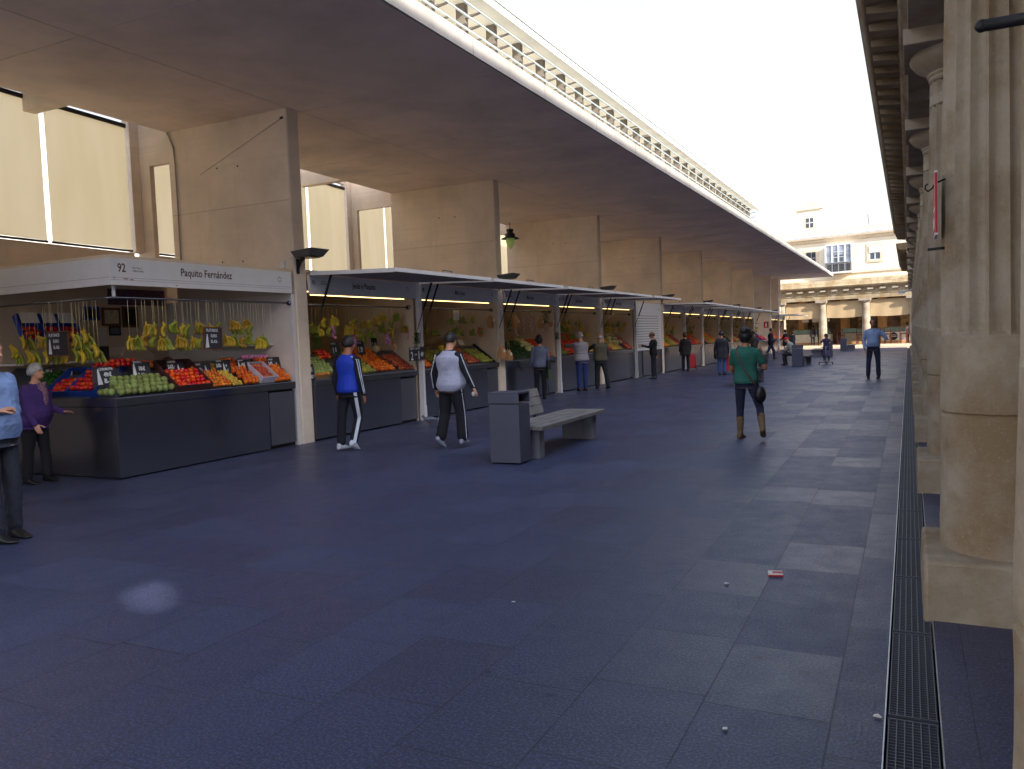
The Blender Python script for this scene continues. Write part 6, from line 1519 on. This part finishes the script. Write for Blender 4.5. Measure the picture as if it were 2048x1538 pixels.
# --- the two men leaning over the counter of stall 88
def ex_wj(J):
    T = J['T']; b = MB(); s = J['s']; b.tube([T(.195*math.cos(a), -.01+.14*math.sin(a), .17) for a in [q*math.pi/12 for q in range(25)]], .008*s, 6); b.build('jacket_seam', M_iron, J['t'], world=False)
person((-8.60, 22.15, 0), R(48), 1.73, 'grey haired man in pale jacket and jeans reaching over the counter of stall 88', cloth('pale grey jacket', srgb(150, 144, 150)), cloth('blue jeans', srgb(40, 56, 110)), plain('brown shoes', srgb(70, 40, 28), .5), SKIN, HAIRG, 'shortthick',
       arms=((D(-.25, .90, -.15), D(-.05, 1, .12)), (D(.10, .75, -.45), D(-.15, 1, .15))), bulk=1.25, belly=.04, vox=.012, lean=5, hem=-.06, extra=ex_wj, leg_bulk=1.5)
person((-8.27, 22.85, 0), R(40), 1.66, 'bald man in an olive waistcoat standing behind the grey haired man', cloth('olive waistcoat', srgb(84, 78, 62)), cloth('dark green trousers', srgb(34, 36, 42)), M_black, SKIN_D, HAIRG, 'bald',
       arms=((D(-.30, .80, -.3), D(-.20, 1, .1)), (D(.22, .0, -1), D(.0, .5, -.8))), legs=((D(-.06, .08, -1), D(.0, .05, -1), 0), (D(.14, -.12, -1), D(.12, -.14, -1), -8)), sleeves=cloth('dark sleeves', srgb(38, 40, 58)), bulk=1.25, belly=.05, vox=.012, hem=-.06, leg_bulk=1.6)
# --- man in black reaching for the strut
def ex_bk(J):
    for i in range(3):
        pass
    b = MB()
    for k in range(4): a = (k-1.5)*.35; p = J['wr'][1]+Vector((0, 0, -.1)); b.tube([p, p+Vector((.06*math.sin(a), .05, -.05)), p+Vector((.12*math.sin(a), .10, -.07))], [.012, .018, .006], 6)
    b.build('bananas_in_hand', MF['banana'], J['t'], world=False)
person((-8.22, 28.25, gz(28)), R(112), 1.68, 'balding man in black, one arm stretched to the white post, bananas in the other hand', cloth('black jacket', srgb(18, 18, 22)), cloth('black blue trousers', srgb(24, 28, 44)), plain('black and white trainers', srgb(60, 60, 66), .5), SKIN_D, HAIRB, 'bald',
       arms=((D(-.30, .62, -.62), D(-.1, 1, .22), D(0, 1, .1), .9), (D(.35, -.35, -1), D(.15, -.18, -1))), legs=((D(-.02, .10, -1), D(.0, .0, -1), 0), (D(.04, -.08, -1), D(.0, -.02, -1), 0)), bulk=1.1, vox=.012, hem=-.05, collar=M_white, extra=ex_bk, head_turn=0)
# --- shopper with red trolley
def trolley(loc, label, rz=0):
    t = thing('shopping_trolley', label, 'shopping trolley', loc, 'red shopping trolleys', rz); b = MB()
    b.box(-.17, .17, -.11, .11, .10, .72); b.build('bag', M_red, t, world=False, bevel=.04)
    b = MB(); b.tube([(-.12, -.13, .08), (-.12, -.13, 1.0), (.12, -.13, 1.0), (.12, -.13, .08)], .01, 6); b.build('frame', M_steel, t, world=False)
    for x in (-.18, .18):
        b = MB(); b.tube([(x-.012, -.12, .075), (x+.012, -.12, .075)], .075, 16); b.build('wheel', M_black, t, world=False)
trolley((-8.33, 34.45, gz(34)), 'red shopping trolley behind the shopper in black at the stall beyond the shutter', .3)
trolley((-6.05, 30.5, gz(30)), 'dark red shopping trolley between the legs of the shopper in blue jeans', .2)
person((-8.52, 34.1, gz(34)), R(28), 1.64, 'shopper in a black coat with fair hair and a red trolley beyond the shutter', cloth('brown black coat', srgb(34, 30, 32)), BLK, M_black, SKIN, HAIRBR, 'bob', coat=.22, bulk=1.15, vox=.014, arms=((D(-.2, .15, -1), D(0, .6, -.8)), (D(.2, .0, -1), D(.05, .4, -.9))))
def ex_je(J):
    T = J['T']; b = MB(); b.ball(T(-.24, -.03, -.12), [.07, .12, .17], 12, 8); remesh(b, 'shoulder_bag', M_black, J['t'], .014, 1)
person((-6.18, 30.1, gz(30)), R(14), 1.62, 'shopper in a dark coat and blue jeans with cropped dark hair, seen from behind', cloth('charcoal coat', srgb(42, 42, 50)), cloth('light blue jeans', srgb(66, 92, 150)), M_black, SKIN_D, HAIRB, 'shortthick', coat=.28, bulk=1.28, vox=.014, extra=ex_je, arms=((D(-.3, .1, -1), D(-.05, .4, -1)), (D(.3, .1, -1), D(.05, .4, -1))))
person((-7.0, 42.0, gz(42)), R(65), 1.62, 'man in a brown jacket facing the stalls left of the walking man', cloth('brown jacket', srgb(56, 44, 34)), BLK, M_black, SKIN_D, HAIRB, 'short', vox=.016, bulk=1.15, hem=-.12, arms=((D(-.2, .4, -.9), D(0, .9, -.1)), (D(.2, .4, -.9), D(0, .9, -.1))))
person((-6.95, 47.2, gz(47)), R(-70), 1.80, 'man in a dark jacket and blue scarf striding to the right by the far posts', cloth('dark navy jacket', srgb(26, 26, 38)), cloth('navy jeans', srgb(30, 38, 70)), plain('brown leather shoes', srgb(70, 34, 30), .5), SKIN_D, HAIRB, 'short', vox=.016, bulk=1.12, hem=-.12,
       legs=((D(0, .42, -1), D(0, .05, -1), 8), (D(0, -.38, -1), D(0, -.75, -1), -35)), arms=((D(-.1, .3, -1), D(0, .9, -.2)), (D(.1, -.2, -1), D(0, .7, -.4))), collar=cloth('blue scarf', srgb(80, 110, 170)))
person((-8.3, 63.6, gz(63)), R(60), 1.72, 'woman in a black skirt and coat with a bag by the last stalls', BLK, None, M_black, SKIN, HAIRBR, 'bob', coat=.42, vox=.018, bulk=1.15, arms=((D(-.2, .3, -1), D(0, .7, -.5)), (D(.2, 0, -1), D(0, .2, -1))))
person((-7.75, 63.3, gz(63)), R(50), 1.58, 'smaller person in dark clothes right beside the woman in the black skirt', cloth('dark violet coat', srgb(40, 34, 46)), BLK, M_black, SKIN, HAIRBR, 'bob', coat=.3, vox=.018, bulk=1.1)
# --- seated man in the red cap
person((-4.62, 37.9, gz(38)), R(82), 1.70, 'man in a red cap and pale jacket sitting on the bench behind the bin', cloth('pale grey green jacket', srgb(150, 150, 140)), cloth('dark trousers', srgb(40, 40, 48)), M_black, SKIN, None, None, seat=.56, lean=24, vox=.014, bulk=1.15,
       legs=((D(-.1, .95, -.1), D(-.02, -.1, -1), 0), (D(.1, .95, -.1), D(.02, -.1, -1), 0)), arms=((D(-.1, .4, -.9), D(.2, .9, -.1)), (D(.1, .4, -.9), D(-.2, .9, -.1))), cap=(cloth('red cap', srgb(190, 40, 54)), True), head_nod=-4)
# --- child on a scooter
sc = (-3.32, 38.6, gz(38.6))
def ex_girl(J):
    pass
person((sc[0], sc[1]+.12, sc[2]+.13), R(172), 1.22, 'child with long dark hair in a lilac skirt riding a scooter towards the camera', cloth('dark purple jacket', srgb(70, 50, 78)), cloth('lilac tights', srgb(120, 104, 150)), None, SKIN, HAIRB, 'long', boots=plain('brown child boots', srgb(60, 44, 40), .7), skirt=None, coat=.2, vox=.010, bulk=1.05,
       legs=((D(-.12, .1, -1), D(-.02, -.1, -1), 0), (D(.16, -.06, -1), D(.05, -.35, -1), -20)), arms=((D(-.5, .5, -.7), D(-.05, .9, .0)), (D(.5, .5, -.7), D(.05, .9, .0))), faced=True)
t = thing('kick_scooter', 'small dark scooter with a wide front axle under the child', 'scooter', sc)
b = MB(); b.box(-.07, .07, -.15, .45, .08, .11); b.box(-.30, .30, -.22, -.16, .09, .12); b.build('deck', M_black, t, world=False)
b = MB(); b.tube([(0, -.2, .1), (0, -.14, .78)], .018, 8); b.tube([(-.2, -.14, .78), (.2, -.14, .78)], .016, 8); b.build('handlebar', M_steel, t, world=False)
for x, y in ((-.28, -.19), (.28, -.19), (0, -.24), (0, .42)):
    b = MB(); b.tube([(x-.015, y, .05), (x+.015, y, .05)], .05, 12); b.build('wheel', M_black, t, world=False)
# --- people in the far arcade
for (s_, ly, lb, H, c1, rz) in ((8.05, 1.4, 'left person of the couple in dark coats at the far left shop', 1.7, (60, 54, 50), 30), (7.45, 1.3, 'right person of the couple in dark coats at the far left shop', 1.66, (34, 30, 34), -20), (.55, 2.0, 'pale topped person at the right end of the far arcade', 1.7, (150, 140, 140), 60), (.15, 1.9, 'dark haired person in black at the right end of the far arcade', 1.66, (26, 26, 30), 70)):
    p = MF_ @ Vector((-s_, ly, .28)); person(p, R(rz-13), H, lb, cloth('coat %s' % s_, srgb(*c1)), BLK, M_black, SKIN_D, HAIRB, 'bob', coat=.2, vox=.02, hands=False)
# --- seller behind the corner stall
person((-10.75, 8.75, 0), R(-40), 1.66, 'seller in a white T-shirt bending behind the corner stall', cloth('white T-shirt', srgb(226, 218, 206)), BLK, M_black, SKIN_D, HAIRBR, 'short', sleeve_len='short', vox=.012, bulk=1.1, lean=38, head_nod=-20, arms=((D(-.3, .2, -1), D(.2, .8, -.6)), (D(.45, .1, -.8), D(-.1, .9, -.5))))
bpy.data.scenes.remove(TMP)
